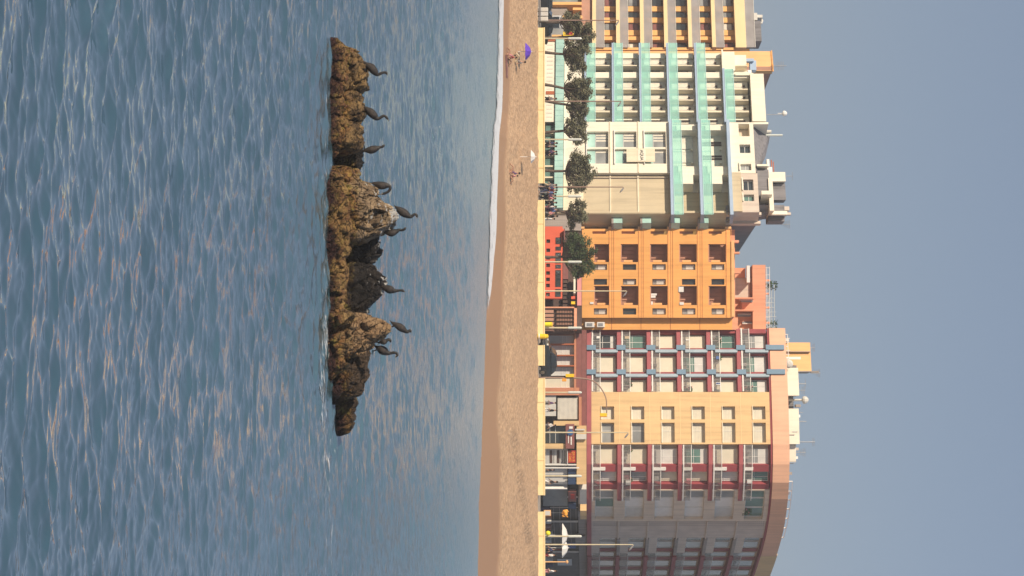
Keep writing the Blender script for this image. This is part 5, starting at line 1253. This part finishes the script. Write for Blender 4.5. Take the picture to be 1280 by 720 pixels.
for u, lb in LB.items():
    loc = ((u-360)*YL/FP, YL, PZ)
    if first is None: first = short_lamp(); first.location = loc; first['label'] = lb
    else: dup(first, loc, label=lb)
def tall_lamp(h=8.6, material='pole_cream'):
    r = empty('street_lamp', (0, 0, PZ), 'x', 'street lamp', 'tall street lamps on the promenade')
    MB().lathe((0, 0, PZ), [(0.13, 0), (0.13, 0.3), (0.07, 0.5), (0.045, h)], 8).build('pole', material, r)
    MB().tube([(0, 0, PZ+h-.02), (0.03, 0, PZ+h+.05), (0.16, -0.05, PZ+h-.02)], 0.03, 6).build('arm', material, r)
    MB().tube([(0.10, -0.05, PZ+h+0.02), (0.36, -0.08, PZ+h-0.2), (0.52, -0.1, PZ+h-0.34)], [0.06, 0.09, 0.04], 8, flat=1.4).build('lamp_head', 'metal', r)
    return r
protos = {}
for u, vt, mt, lb in ((25.4, 773, 'pole_brown', 'thin brown street lamp in front of the far left orange building'), (126.6, 776, 'pole_brown', 'thin brown street lamp before the teal balconies'),
                  (233.8, 779, 'pole_brown', 'thin brown street lamp before the blank cream wall'), (363.8, 783, 'pole_cream', 'pale street lamp reaching the lower right loggia of the orange block'),
                  (540.6, 785, 'pole_cream', 'pale street lamp beside the round blue emblem'), (680.8, 791, 'pole_cream', 'sunlit street lamp at the far right before the shaded grey wall')):
    h = (P(u, vt, YL)[2]-PZ)
    key = mt
    if key not in protos:
        protos[key] = tall_lamp(8.6, mt); o = protos[key]; o.location = ((u-360)*YL/FP, YL, PZ); o['label'] = lb; o.scale = (1, 1, h/8.6)
    else:
        o = dup(protos[key], ((u-360)*YL/FP, YL, PZ), label=lb); o.scale = (1, 1, h/8.6)
# curved traffic-light mast
x0 = (472.5-360)*YL/FP; tb = empty('traffic_light', (x0, YL, PZ), 'curved traffic light mast with yellow boxes reaching over the road', 'traffic light')
q = lambda u, v: Vector(P(u, v, YL))
pp, rr = smooth_path([Vector((x0, YL, PZ)), q(472.2, 705), q(473.6, 733), q(479, 745.5), q(488, 753), q(497.5, 757.4), q(507, 758.2), q(518.6, 758.2)], [0.10, 0.085, 0.07, 0.06, 0.055, 0.05, 0.05, 0.05], 5)
MB().tube(pp, rr, 8).build('mast', 'pole_brown', tb, smooth=True)
a, b = q(516.4, 750.0), q(520.6, 758.6)
s1 = MB().box((a.x, YL-.2, a.z), (b.x, YL+.1, b.z)).build('signal_box', 'yellow', tb, bevel=0.02); MB().box((b.x-.02, YL-.24, a.z-.02), (b.x+.04, YL+.14, b.z+.02)).build('backing_board', 'rust_frame', s1)
a, b = q(467.4, 707), q(471.4, 717.6)
s1 = MB().box((a.x, YL-.2, a.z), (b.x, YL+.1, b.z)).build('signal_box', 'yellow', tb, bevel=0.02)
a, b = q(473, 702.6), q(476.8, 708)
MB().box((a.x, YL-.2, a.z), (b.x, YL+.1, b.z)).build('signal_box', 'orange_toy', tb, bevel=0.03)
# thin orange topped pole at the far right
p_ = P(702.4, 708, YL); o = MB().lathe((0, 0, 0), [(0.06, 0), (0.05, p_[2]-PZ), (0.16, p_[2]-PZ), (0.18, p_[2]-PZ+0.1), (0.02, p_[2]-PZ+0.2)], 8).build('flag_pole', 'orange_pale'); o.location = (p_[0], YL, PZ); tag(o, 'short orange pole at the far right under the parasol edge', 'pole')

# ================================================================ VEHICLES
def car(loc, rz, paint, label, s=1.0):
    r = empty('parked_car', (0, 0, 0), label, 'car', 'cars by the promenade')
    L_, Wd = 4.1, 1.72
    prof = [(-2.05, .35), (-2.05, .72), (-1.95, .9), (-1.2, 1.0), (-0.72, 1.40), (-0.3, 1.52), (0.55, 1.54), (1.2, 1.44), (1.75, 1.05), (2.0, .95), (2.05, .6), (2.03, .35), (1.75, .22), (-0.75, .22)]
    def side(prf, y0, y1):
        n = len(prf); return [(p[0], y0, p[1]) for p in prf]+[(p[0], y1, p[1]) for p in prf], [tuple(range(n)), tuple(reversed(range(n, 2*n)))]+[(i, n+i, n+(i+1) % n, (i+1) % n) for i in range(n)]
    lower = [(-2.05, .35), (-2.05, .72), (-1.95, .88), (-1.2, .98), (1.78, 1.02), (2.0, .93), (2.05, .6), (2.03, .35), (1.75, .22), (-0.75, .22)]
    MB().add(*side(lower, -Wd/2, Wd/2)).build('body', paint, r, bevel=0.07)
    cab = [(-1.15, .98), (-0.68, 1.40), (-0.3, 1.51), (0.55, 1.53), (1.2, 1.43), (1.72, 1.02)]
    MB().add(*side(cab, -0.72, 0.72)).build('cabin', paint, r, bevel=0.06)
    for y in (-0.73, 0.73):
        MB().add(*side([(-0.95, 1.03), (-0.6, 1.36), (-0.28, 1.44), (0.15, 1.45), (0.15, 1.03)], y-.01, y+.01)).build('side_window', 'car_glass', r)
        MB().add(*side([(0.22, 1.03), (0.22, 1.45), (0.6, 1.45), (1.12, 1.36), (1.4, 1.05)], y-.01, y+.01)).build('side_window', 'car_glass', r)
        MB().box((-0.85, y*1.22-.08, 1.0), (-0.65, y*1.22+.08, 1.14)).build('mirror', paint, r, bevel=0.02)
    MB().add([(-1.19, -.62, 1.03), (-1.19, .62, 1.03), (-0.72, .56, 1.42), (-0.72, -.56, 1.42), (-1.13, -.62, .99), (-1.13, .62, .99), (-.66, .56, 1.38), (-.66, -.56, 1.38)],
             [(0,1,2,3), (7,6,5,4), (0,4,5,1), (1,5,6,2), (2,6,7,3), (3,7,4,0)]).build('windscreen', 'car_glass', r)
    for x in (-1.3, 1.28):
        for y in (-0.8, 0.8):
            w = MB().lathe((x, y-.1, .31), [(0.2, 0), (0.30, 0.0), (0.315, .03), (0.315, .17), (0.30, .2), (0.2, .2)], 20, axis='y').build('wheel', 'rubber', r)
            MB().lathe((x, y-.11 if y < 0 else y+.09, .31), [(0.19, 0), (0.19, .02), (0.05, .03)], 14, axis='y').build('rim', 'chrome', w)
    for y in (-.62, .62):
        MB().box((-2.08, y-.18, .68), (-1.98, y+.18, .82)).build('headlight', 'lamp_glass', r, bevel=0.02)
        MB().box((1.98, y-.16, .72), (2.08, y+.16, .9)).build('tail_light', 'sign_red', r, bevel=0.02)
    r.location = loc; r.rotation_euler = (0, 0, rz); r.scale = (s,)*3
    return r
car(((448-360)*193.2/FP, 193.2, PZ), R(24), 'car_paint', 'black car standing on the promenade behind the yellow wall', 1.0).scale = (0.84, 0.9, 1.12)
car(((31-360)*196/FP, 196.0, PZ), R(205), 'car_paint', 'dark car at the far left between the white van and the yellow sign', 0.85)
car(((1.5-360)*193.5/FP, 193.5, PZ), R(200), 'car_paint', 'dark car cut by the far left edge of the photograph', 0.85)
def van(loc, label):
    r = empty('parked_van', (0, 0, 0), label, 'van')
    MB().box((-1.0, -2.2, .3), (1.0, 2.2, 2.35)).build('body', 'car_white', r, bevel=0.14)
    MB().box((-.85, -2.24, 1.25), (.85, -2.19, 2.05)).build('windscreen', 'car_glass', r)
    MB().box((-.9, -2.3, .35), (.9, -2.18, .6)).build('bumper', 'rubber', r, bevel=0.03)
    for x in (-.75, .75): MB().box((x-.16, -2.25, .75), (x+.16, -2.18, .98)).build('headlight', 'lamp_glass', r)
    for x in (-.9, .9):
        for y in (-1.4, 1.4):
            w = MB().lathe((x-.1, y, .33), [(0.2, 0), (0.33, 0), (0.33, .2), (0.2, .2)], 18, axis='x').build('wheel', 'rubber', r); MB().lathe((x-.12 if x < 0 else x+.1, y, .33), [(0.18, 0), (0.18, .03)], 12, axis='x').build('rim', 'chrome', w)
    r.location = loc; return r
v_ = van(((26.5-360)*200/FP, 200.5, PZ-.12), 'white van parked at the far left beside the thin brown lamp'); v_.scale = (0.62, 0.8, 0.95); v_.rotation_euler = (0, 0, R(8))
# grey stacked concrete barriers
for k, (u, lb) in enumerate(((12.4, 'leftmost grey concrete barrier block at the wall end'), (18.0, 'middle grey concrete barrier block at the wall end'), (24.0, 'right grey concrete barrier block beside the yellow wall'))):
    x = (u-360)*190.4/FP
    r = empty('barrier_block', (x, 190.4, 2.45), lb, 'barrier', 'grey concrete barriers')
    MB().box((x-.19, 190.1, 2.3), (x+.19, 190.7, 3.42)).build('block', 'off_white' if k != 1 else 'shutter_grey', r, bevel=0.05)
    MB().box((x-.2, 190.0, 2.6), (x+.2, 190.12, 2.75)).build('groove', 'roof_grey', r)

# ================================================================ BEACH AND PROMENADE THINGS
def ball(u, v, r_, material, label, name='balloon', Y=191.6, cat='balloon'):
    p = P(u, v, Y)
    rt = empty(name, (p[0], Y, PZ), label, cat)
    MB().lathe((p[0], Y, p[2]), [(0.01, -r_), (r_*.5, -r_*.86), (r_*.87, -r_*.5), (r_, 0), (r_*.87, r_*.5), (r_*.5, r_*.86), (0.01, r_)], 14).build('ball', material, rt, smooth=True)
    MB().tube([(p[0], Y, PZ), (p[0], Y, p[2]-r_)], 0.03, 6).build('stem', 'metal', rt)
    return rt
ball(666.6, 685, 0.24, 'bright_yellow', 'bright yellow ball at the wall just left of the far right lamps', 'ball_sign', cat='ball sign')
p = P(405.6, 685.6, 191.4); r = empty('litter_bin', (p[0], 191.4, PZ), 'bright yellow bin beside the lamp post left of the black car', 'bin')
MB().lathe((p[0], 191.4, PZ), [(0.18, 0), (0.2, .5), (0.23, 1.15)], 14).build('body', 'bright_yellow', r); MB().lathe((p[0], 191.4, PZ), [(0.24, 1.15), (0.24, 1.25), (.12, 1.32)], 14).build('lid', 'yellow', r)
p = P(420.4, 680, 190.0); r = empty('traffic_barrel', (p[0], 189.7, 2.3), 'orange barrel against the yellow wall just left of the black car', 'barrel')
MB().lathe((p[0], 189.7, 2.47), [(0.25, 0), (0.25, .3), (0.22, .35), (.23, .7), (.2, .76), (.19, .95), (.05, 1.0)], 16).build('body', 'yellow', r, smooth=False)
MB().lathe((p[0], 189.7, 2.47), [(0.262, 0.08), (0.262, .2)], 16).build('reflective_band', 'white', r)
# info box in front of the dark arcade
p = P(641.2, 684, 191.6); r = empty('info_stand', (p[0], 191.6, PZ), 'small pink framed stand below the orange dog balloon', 'stand')
MB().box((p[0]-.27, 191.5, PZ+.5), (p[0]+.27, 191.66, PZ+1.15)).build('frame', 'orange_pale', r); MB().box((p[0]-.2, 191.46, PZ+.56), (p[0]+.2, 191.5, PZ+1.08)).build('screen', 'shutter_grey', r); MB().tube([(p[0], 191.6, PZ), (p[0], 191.6, PZ+.5)], .05, 6).build('leg', 'metal', r)
# dog balloon
Yb = 196; q = lambda u, v: Vector(P(u, v, Yb)); r = empty('dog_balloon', q(641, 704), 'orange dog shaped balloon floating before the dark arcade', 'balloon')
mb = MB()
pp, rr = smooth_path([q(638.0, 703.6), q(639.0, 705), q(640.4, 706.8), q(643.4, 707.0), q(645.0, 706.6)], [.05, .17, .2, .2, .12], 4); mb.tube(pp, rr, 10)
pp, rr = smooth_path([q(639.0, 706), q(638.4, 708.2), q(637.6, 709.6)], [.15, .14, .08], 3); mb.tube(pp, rr, 8)
mb.build('body', 'orange_toy', r, smooth=True)
for a, b in ((640.2, 702.8), (641.4, 702.2), (644.2, 702.6), (645.2, 702.6)): MB().tube([q(a, 706.4), q(a+.2, b)], [.09, .07], 7).build('leg', 'orange_toy', r, smooth=True)
MB().tube([q(645.0, 707.2), q(646.4, 710)], [.06, .05], 6).build('tail', 'orange_toy', r, smooth=True)
MB().tube([q(639.0, 709.4), q(639.6, 711.0)], [.06, .03], 6).build('ear', 'orange_toy', r); MB().tube([q(641, 704.6), (q(641, 0).x, Yb, PZ)], .012, 4).build('string', 'metal', r)
# market parasols
def parasol(u0, u1, vb, vt, Y, material, label, pole_to, apex=None, name='parasol', rib=8, group=None, ground=None):
    c = P((u0+u1)/2 if apex is None else apex, vb, Y); rad = (u1-u0)/2*Y/FP; h = (vt-vb)*Y/FP; z0 = CH+(vb-HZ)*Y/FP
    cx = P((u0+u1)/2, 0, Y)[0]; ax = c[0]
    zg = CH+(pole_to-HZ)*Y/FP if ground is None else ground
    r = empty(name, (cx, Y, zg), label, 'parasol', group)
    mb = MB(); vs = [(ax, Y, z0+h)]; n = rib*2
    ring = []
    for t, hh in ((.5, .72), (1.0, 0.0)):
        for k in range(n):
            an = 2*math.pi*k/n; s_ = 1 if k % 2 == 0 else .95
            vs.append((ax*(1-t)+cx*t+rad*t*s_*math.cos(an), Y+rad*t*s_*math.sin(an), z0+h*hh-(0.03 if k % 2 else 0)*t))
    fs = [(0, 1+k, 1+(k+1) % n) for k in range(n)]+[(1+k, 1+n+k, 1+n+(k+1) % n, 1+(k+1) % n) for k in range(n)]
    o = mb.add(vs, fs).build('canopy', material, r); so = o.modifiers.new('thickness', 'SOLIDIFY'); so.thickness = 0.02
    MB().tube([(cx, Y, zg), (ax, Y, z0+h+.08)], 0.03, 7).build('pole', 'white', r)
    return r
parasol(654, 684, 703.2, 709.8, 197.0, 'canvas', 'left white market parasol before the dark arcade', 0, group='white market parasols', ground=PZ)
parasol(672, 697.5, 703.0, 710.4, 199.5, 'canvas', 'right white market parasol before the dark arcade', 0, group='white market parasols', ground=PZ-.12)
# beach parasols
gz = lambda x, y: float(beach_z(np.array([x]), np.array([y]))[0][0])
Yp = 178.0
xx = (64.6-360)*Yp/FP; parasol(53.6, 75.4, 657.2, 664.2, Yp, 'purple', 'purple beach parasol standing on the sand at the left', 0, ground=gz(xx, Yp))
parasol(187.6, 204.4, 664.0, 669.4, 176.0, 'canvas', 'pale grey beach parasol with white pole on the sand', 0, ground=gz((195.6-360)*176/FP, 176.0))

# ================================================================ PEOPLE
def skin_mesh(verts, edges, radii, sub=1, name='b'):
    me = bpy.data.meshes.new(name); me.from_pydata([tuple(v) for v in verts], edges, []); me.update()
    ob = bpy.data.objects.new('tmp_body', me); COL.objects.link(ob)
    sk = ob.modifiers.new('s', 'SKIN'); sk.use_smooth_shade = True
    for i, d in enumerate(me.skin_vertices[0].data): d.radius = radii[i] if isinstance(radii[i], tuple) else (radii[i],)*2; d.use_root = (i == 0)
    if sub: sb = ob.modifiers.new('u', 'SUBSURF'); sb.levels = sub; sb.render_levels = sub
    dg = bpy.context.evaluated_depsgraph_get(); dg.update()
    out = bpy.data.meshes.new_from_object(ob.evaluated_get(dg)); bpy.data.objects.remove(ob); bpy.data.meshes.remove(me)
    out.polygons.foreach_set('use_smooth', [True]*len(out.polygons)); return out
def figure_meshes(pose):
    """facing +X; joints for standing, walking and sitting figures about 1.7 m tall"""
    hip = 0.92 if pose != 'sit' else 0.14
    lean = 0.0 if pose != 'sit' else -0.12
    J = {}
    J['pel'] = (0, 0, hip); J['wst'] = (0+lean*.3, 0, hip+.16); J['chs'] = (lean*.8, 0, hip+.40); J['nek'] = (lean+.0, 0, hip+.55); J['hd0'] = (lean+.01, 0, hip+.64); J['hd1'] = (lean+.03, 0, hip+.76)
    sw = dict(stand=0.0, walk=0.26, walk2=-0.22, sit=0)[pose]
    for s, n in ((1, 'l'), (-1, 'r')):
        k = s*sw
        J['sh'+n] = (lean, s*.19, hip+.48)
        if pose == 'sit':
            J['hp'+n] = (.05, s*.10, hip); J['kn'+n] = (.42, s*.16, hip+.26); J['an'+n] = (.72, s*.13, .08); J['to'+n] = (.84, s*.14, .10)
            J['el'+n] = (-.16, s*.27, hip+.24); J['ha'+n] = (-.22, s*.30, .06) if n == 'l' else (.18, s*.2, hip+.22)
        else:
            J['hp'+n] = (0, s*.09, hip-.04); J['kn'+n] = (k*.6+.03*(abs(sw) > 0), s*.10, .49); J['an'+n] = (k*1.15-.02, s*.10, .08); J['to'+n] = (k*1.15+.14, s*.12, .04)
            J['el'+n] = (-k*.5, s*.26, hip+.20); J['ha'+n] = (-k*1.1+.06, s*.26, hip-.04)
    order = ['pel', 'wst', 'chs', 'nek', 'hd0', 'hd1']+[a+b for b in 'lr' for a in ('sh', 'el', 'ha', 'hp', 'kn', 'an', 'to')]
    ix = {k: i for i, k in enumerate(order)}; V = [J[k] for k in order]
    E = [('pel', 'wst'), ('wst', 'chs'), ('chs', 'nek'), ('nek', 'hd0'), ('hd0', 'hd1')]
    for n in 'lr': E += [('chs', 'sh'+n), ('sh'+n, 'el'+n), ('el'+n, 'ha'+n), ('pel', 'hp'+n), ('hp'+n, 'kn'+n), ('kn'+n, 'an'+n), ('an'+n, 'to'+n)]
    rad = dict(pel=(.13, .12), wst=(.11, .10), chs=(.14, .12), nek=.05, hd0=.075, hd1=.085)
    lim = dict(sh=.055, el=.042, ha=.032, hp=.085, kn=.055, an=.04, to=.035)
    RR = [rad[k] if k in rad else lim[k[:-1]] for k in order]
    body = skin_mesh(V, [(ix[a], ix[b]) for a, b in E], RR, 1)
    grow = lambda r_, g: tuple(q+g for q in r_) if isinstance(r_, tuple) else r_+g
    def sub(keys, edges, g):
        jx = {k: i for i, k in enumerate(keys)}
        return skin_mesh([J[k] for k in keys], [(jx[a], jx[b]) for a, b in edges], [grow(RR[ix[k]], g) for k in keys], 1)
    shirt = sub(['wst', 'chs', 'shl', 'ell', 'shr', 'elr', 'pel'], [('wst', 'chs'), ('pel', 'wst'), ('chs', 'shl'), ('shl', 'ell'), ('chs', 'shr'), ('shr', 'elr')], .022)
    trous = sub(['pel', 'hpl', 'knl', 'anl', 'hpr', 'knr', 'anr'], [('pel', 'hpl'), ('hpl', 'knl'), ('knl', 'anl'), ('pel', 'hpr'), ('hpr', 'knr'), ('knr', 'anr')], .02)
    h = J['hd1']
    hm = MB().lathe((h[0]-.02, h[1], h[2]), [(.085, -.07), (.105, -.02), (.10, .05), (.06, .095), (.01, .105)], 10).build('tmp', None); hair = hm.data; bpy.data.objects.remove(hm)
    return body, shirt, trous, hair
FIG = {p: figure_meshes(p) for p in ('stand', 'walk', 'walk2', 'sit')}
GRP = {}
def person(x, y, z, rz, pose, top, bottom, label, h=1.70, group=None, hair='hair'):
    r = empty('person', (x, y, z), label, 'person', group); b, s, t, hh = FIG[pose]
    for nm, me, mt in (('body', b, 'skin'), ('shirt', s, top), ('trousers', t, bottom), ('hair', hh, hair)):
        me2 = me.copy(); me2.materials.clear(); o = link_mesh(me2, nm, mt, r)
    r.rotation_euler = (0, 0, rz); r.scale = (h/1.73,)*3
    return r
def on_prom(u, Y=192.6): return (u-360)*Y/FP, Y, PZ
ppl = [
 (179, 192.8, 170, 'walk', 'cloth_navy', 'cloth_black', 'person in dark blue top, left of the pair by the grey lamp post', 1.74, 'people walking past the hotel'),
 (183, 192.2, 190, 'stand', 'cloth_grey', 'cloth_black', 'person in grey top beside the pair under the trees', 1.68, 'people walking past the hotel'),
 (189.4, 192.4, 10, 'walk', 'cloth_purple', 'cloth_black', 'person in plum top holding a dark bag near the tree fork', 1.7, 'people walking past the hotel'),
 (192.4, 193.0, 0, 'walk2', 'cloth_black', 'cloth_navy', 'person all in black right of the plum topped walker', 1.72, 'people walking past the hotel'),
 (123.4, 193.2, 180, 'walk', 'cloth_grey', 'cloth_black', 'lone walker beside the leaning tree trunk', 1.66, None),
 (231.4, 192.0, 180, 'walk', 'cloth_grey', 'cloth_beige', 'person in grey top at the left side of the wall gap crowd', 1.7, 'crowd at the gap in the sea wall'),
 (234.6, 191.0, 200, 'stand', 'cloth_navy', 'cloth_black', 'person in navy top standing in the wall gap', 1.76, 'crowd at the gap in the sea wall'),
 (237.8, 191.8, 160, 'walk2', 'cloth_red', 'cloth_navy', 'person in dark red top in the middle of the wall gap', 1.74, 'crowd at the gap in the sea wall'),
 (240.8, 190.8, 180, 'stand', 'cloth_blue', 'cloth_grey', 'person in blue top in the wall gap beside the short lamp', 1.68, 'crowd at the gap in the sea wall'),
 (244.2, 191.6, 10, 'walk', 'cloth_purple', 'cloth_black', 'person in plum top stepping right through the wall gap', 1.62, 'crowd at the gap in the sea wall'),
 (248.0, 191.2, 0, 'walk2', 'cloth_pink', 'cloth_black', 'person in pink top at the right end of the wall gap', 1.62, 'crowd at the gap in the sea wall'),
 (253.4, 192.2, 180, 'walk', 'cloth_black', 'cloth_black', 'person in black just right of the wall gap', 1.7, 'people right of the wall gap'),
 (258.4, 192.4, 180, 'stand', 'cloth_white', 'cloth_pink', 'person in white top between the wall gap and the small tree', 1.66, 'people right of the wall gap'),
 (262.4, 192.8, 200, 'walk', 'cloth_blue', 'cloth_purple', 'taller person in blue top beside the small tree trunk', 1.86, 'people right of the wall gap'),
 (266.4, 192.4, 0, 'walk', 'cloth_pink', 'cloth_grey', 'person in pink top right of the small tree trunk', 1.66, 'people right of the wall gap'),
 (270.4, 192.4, 180, 'walk2', 'cloth_black', 'cloth_black', 'person in black top left of the red restaurant', 1.78, 'people right of the wall gap'),
 (273.6, 192.2, 180, 'stand', 'cloth_white', 'cloth_white', 'person all in white just left of the red restaurant', 1.5, 'people right of the wall gap'),
 (503.8, 192.2, 170, 'walk', 'cloth_purple', 'cloth_grey', 'person in dusky purple top below the shutter shop', 1.66, 'people in front of the shops'),
 (513.0, 192.0, 185, 'walk2', 'cloth_black', 'cloth_white', 'person in black top and white trousers below the shutter shop', 1.74, 'people in front of the shops'),
 (531.6, 192.2, 5, 'walk', 'cloth_white', 'cloth_grey', 'person in white top left of the pale street lamp', 1.6, 'people in front of the shops'),
 (540.2, 192.6, 180, 'stand', 'cloth_grey', 'cloth_black', 'person in grey top at the foot of the pale street lamp', 1.5, 'people in front of the shops'),
 (587.6, 193.4, 180, 'stand', 'cloth_black', 'cloth_grey', 'small dark figure left of the blue shop signs', 1.45, 'people in front of the shops'),
 (602.6, 192.0, 175, 'walk', 'cloth_black', 'cloth_white', 'striding person in black jacket and white trousers below the blue signs', 1.78, 'people in front of the shops'),
 (687, 192.4, 180, 'walk', 'cloth_navy', 'cloth_black', 'person in navy right of the sunlit street lamp', 1.6, 'people under the white parasols'),
 (694, 192.6, 10, 'stand', 'cloth_white', 'cloth_red', 'person in white and red under the parasol edge', 1.62, 'people under the white parasols'),
 (714, 191.6, 180, 'walk2', 'cloth_white', 'cloth_pink', 'person in white top at the far right edge', 1.74, 'people under the white parasols'),
]
for u, Y, rz, ps, a, b, lb, h, gr in ppl:
    x, y, z = on_prom(u, Y); person(x, y, z, R(rz), ps, a, b, lb, h, gr)
def on_sand(u, Y): x = (u-360)*Y/FP; return x, Y, gz(x, Y)
for u, Y, rz, ps, a, b, lb, h in (
 (68, 172, 180, 'sit', 'cloth_pink', 'skin', 'person in pink sitting on the sand near the purple parasol', 1.35),
 (76, 176.5, 200, 'sit', 'cloth_grey', 'cloth_beige', 'person in grey sitting under the right edge of the purple parasol', 1.7),
 (73, 172.6, 0, 'sit', 'cloth_red', 'skin', 'person in dark red sitting with legs stretched to the right', 1.35),
 (215, 168.5, 180, 'sit', 'cloth_purple', 'skin', 'person in plum sitting alone on the open sand', 1.6),
 (221, 168.5, 0, 'sit', 'cloth_pink', 'skin', 'small pink figure sitting beside the plum one on open sand', 1.2)):
    x, y, z = on_sand(u, Y); person(x, y, z+.0, R(rz), ps, a, b, lb, h, 'people sitting on the beach')
# towel on the sand
x, y, z = on_sand(83, 171.6); bm_ = bmesh.new()
gx, gy = np.meshgrid(np.linspace(-.95, .95, 14), np.linspace(-.4, .4, 8))
zz = beach_z(gx+x, gy+y)[0]+.035+0.01*np.sin(gx*7)
o = grid_mesh('beach_towel', gx, gy, zz-z, M['sign_maroon']); o.location = (x, y, z); tag(o, 'dark red brown towel spread right of the sitting people', 'towel')
# ================================================================ THIN SEA HAZE
hm_ = bpy.data.materials.new('haze'); hm_.use_nodes = True; n_ = hm_.node_tree; n_.nodes.remove(n_.nodes['Principled BSDF'])
pv = n_.nodes.new('ShaderNodeVolumePrincipled'); pv.inputs['Density'].default_value = 0.00045; pv.inputs['Color'].default_value = (0.95, 0.97, 1.0, 1); pv.inputs['Anisotropy'].default_value = 0.0
n_.links.new(pv.outputs[0], n_.nodes['Material Output'].inputs['Volume'])
hb = MB().box((-2200, -500, -9), (2200, 2200, 36)).build('haze', hm_); tag(hb, 'thin pale sea haze in the air', 'haze', kind='stuff')
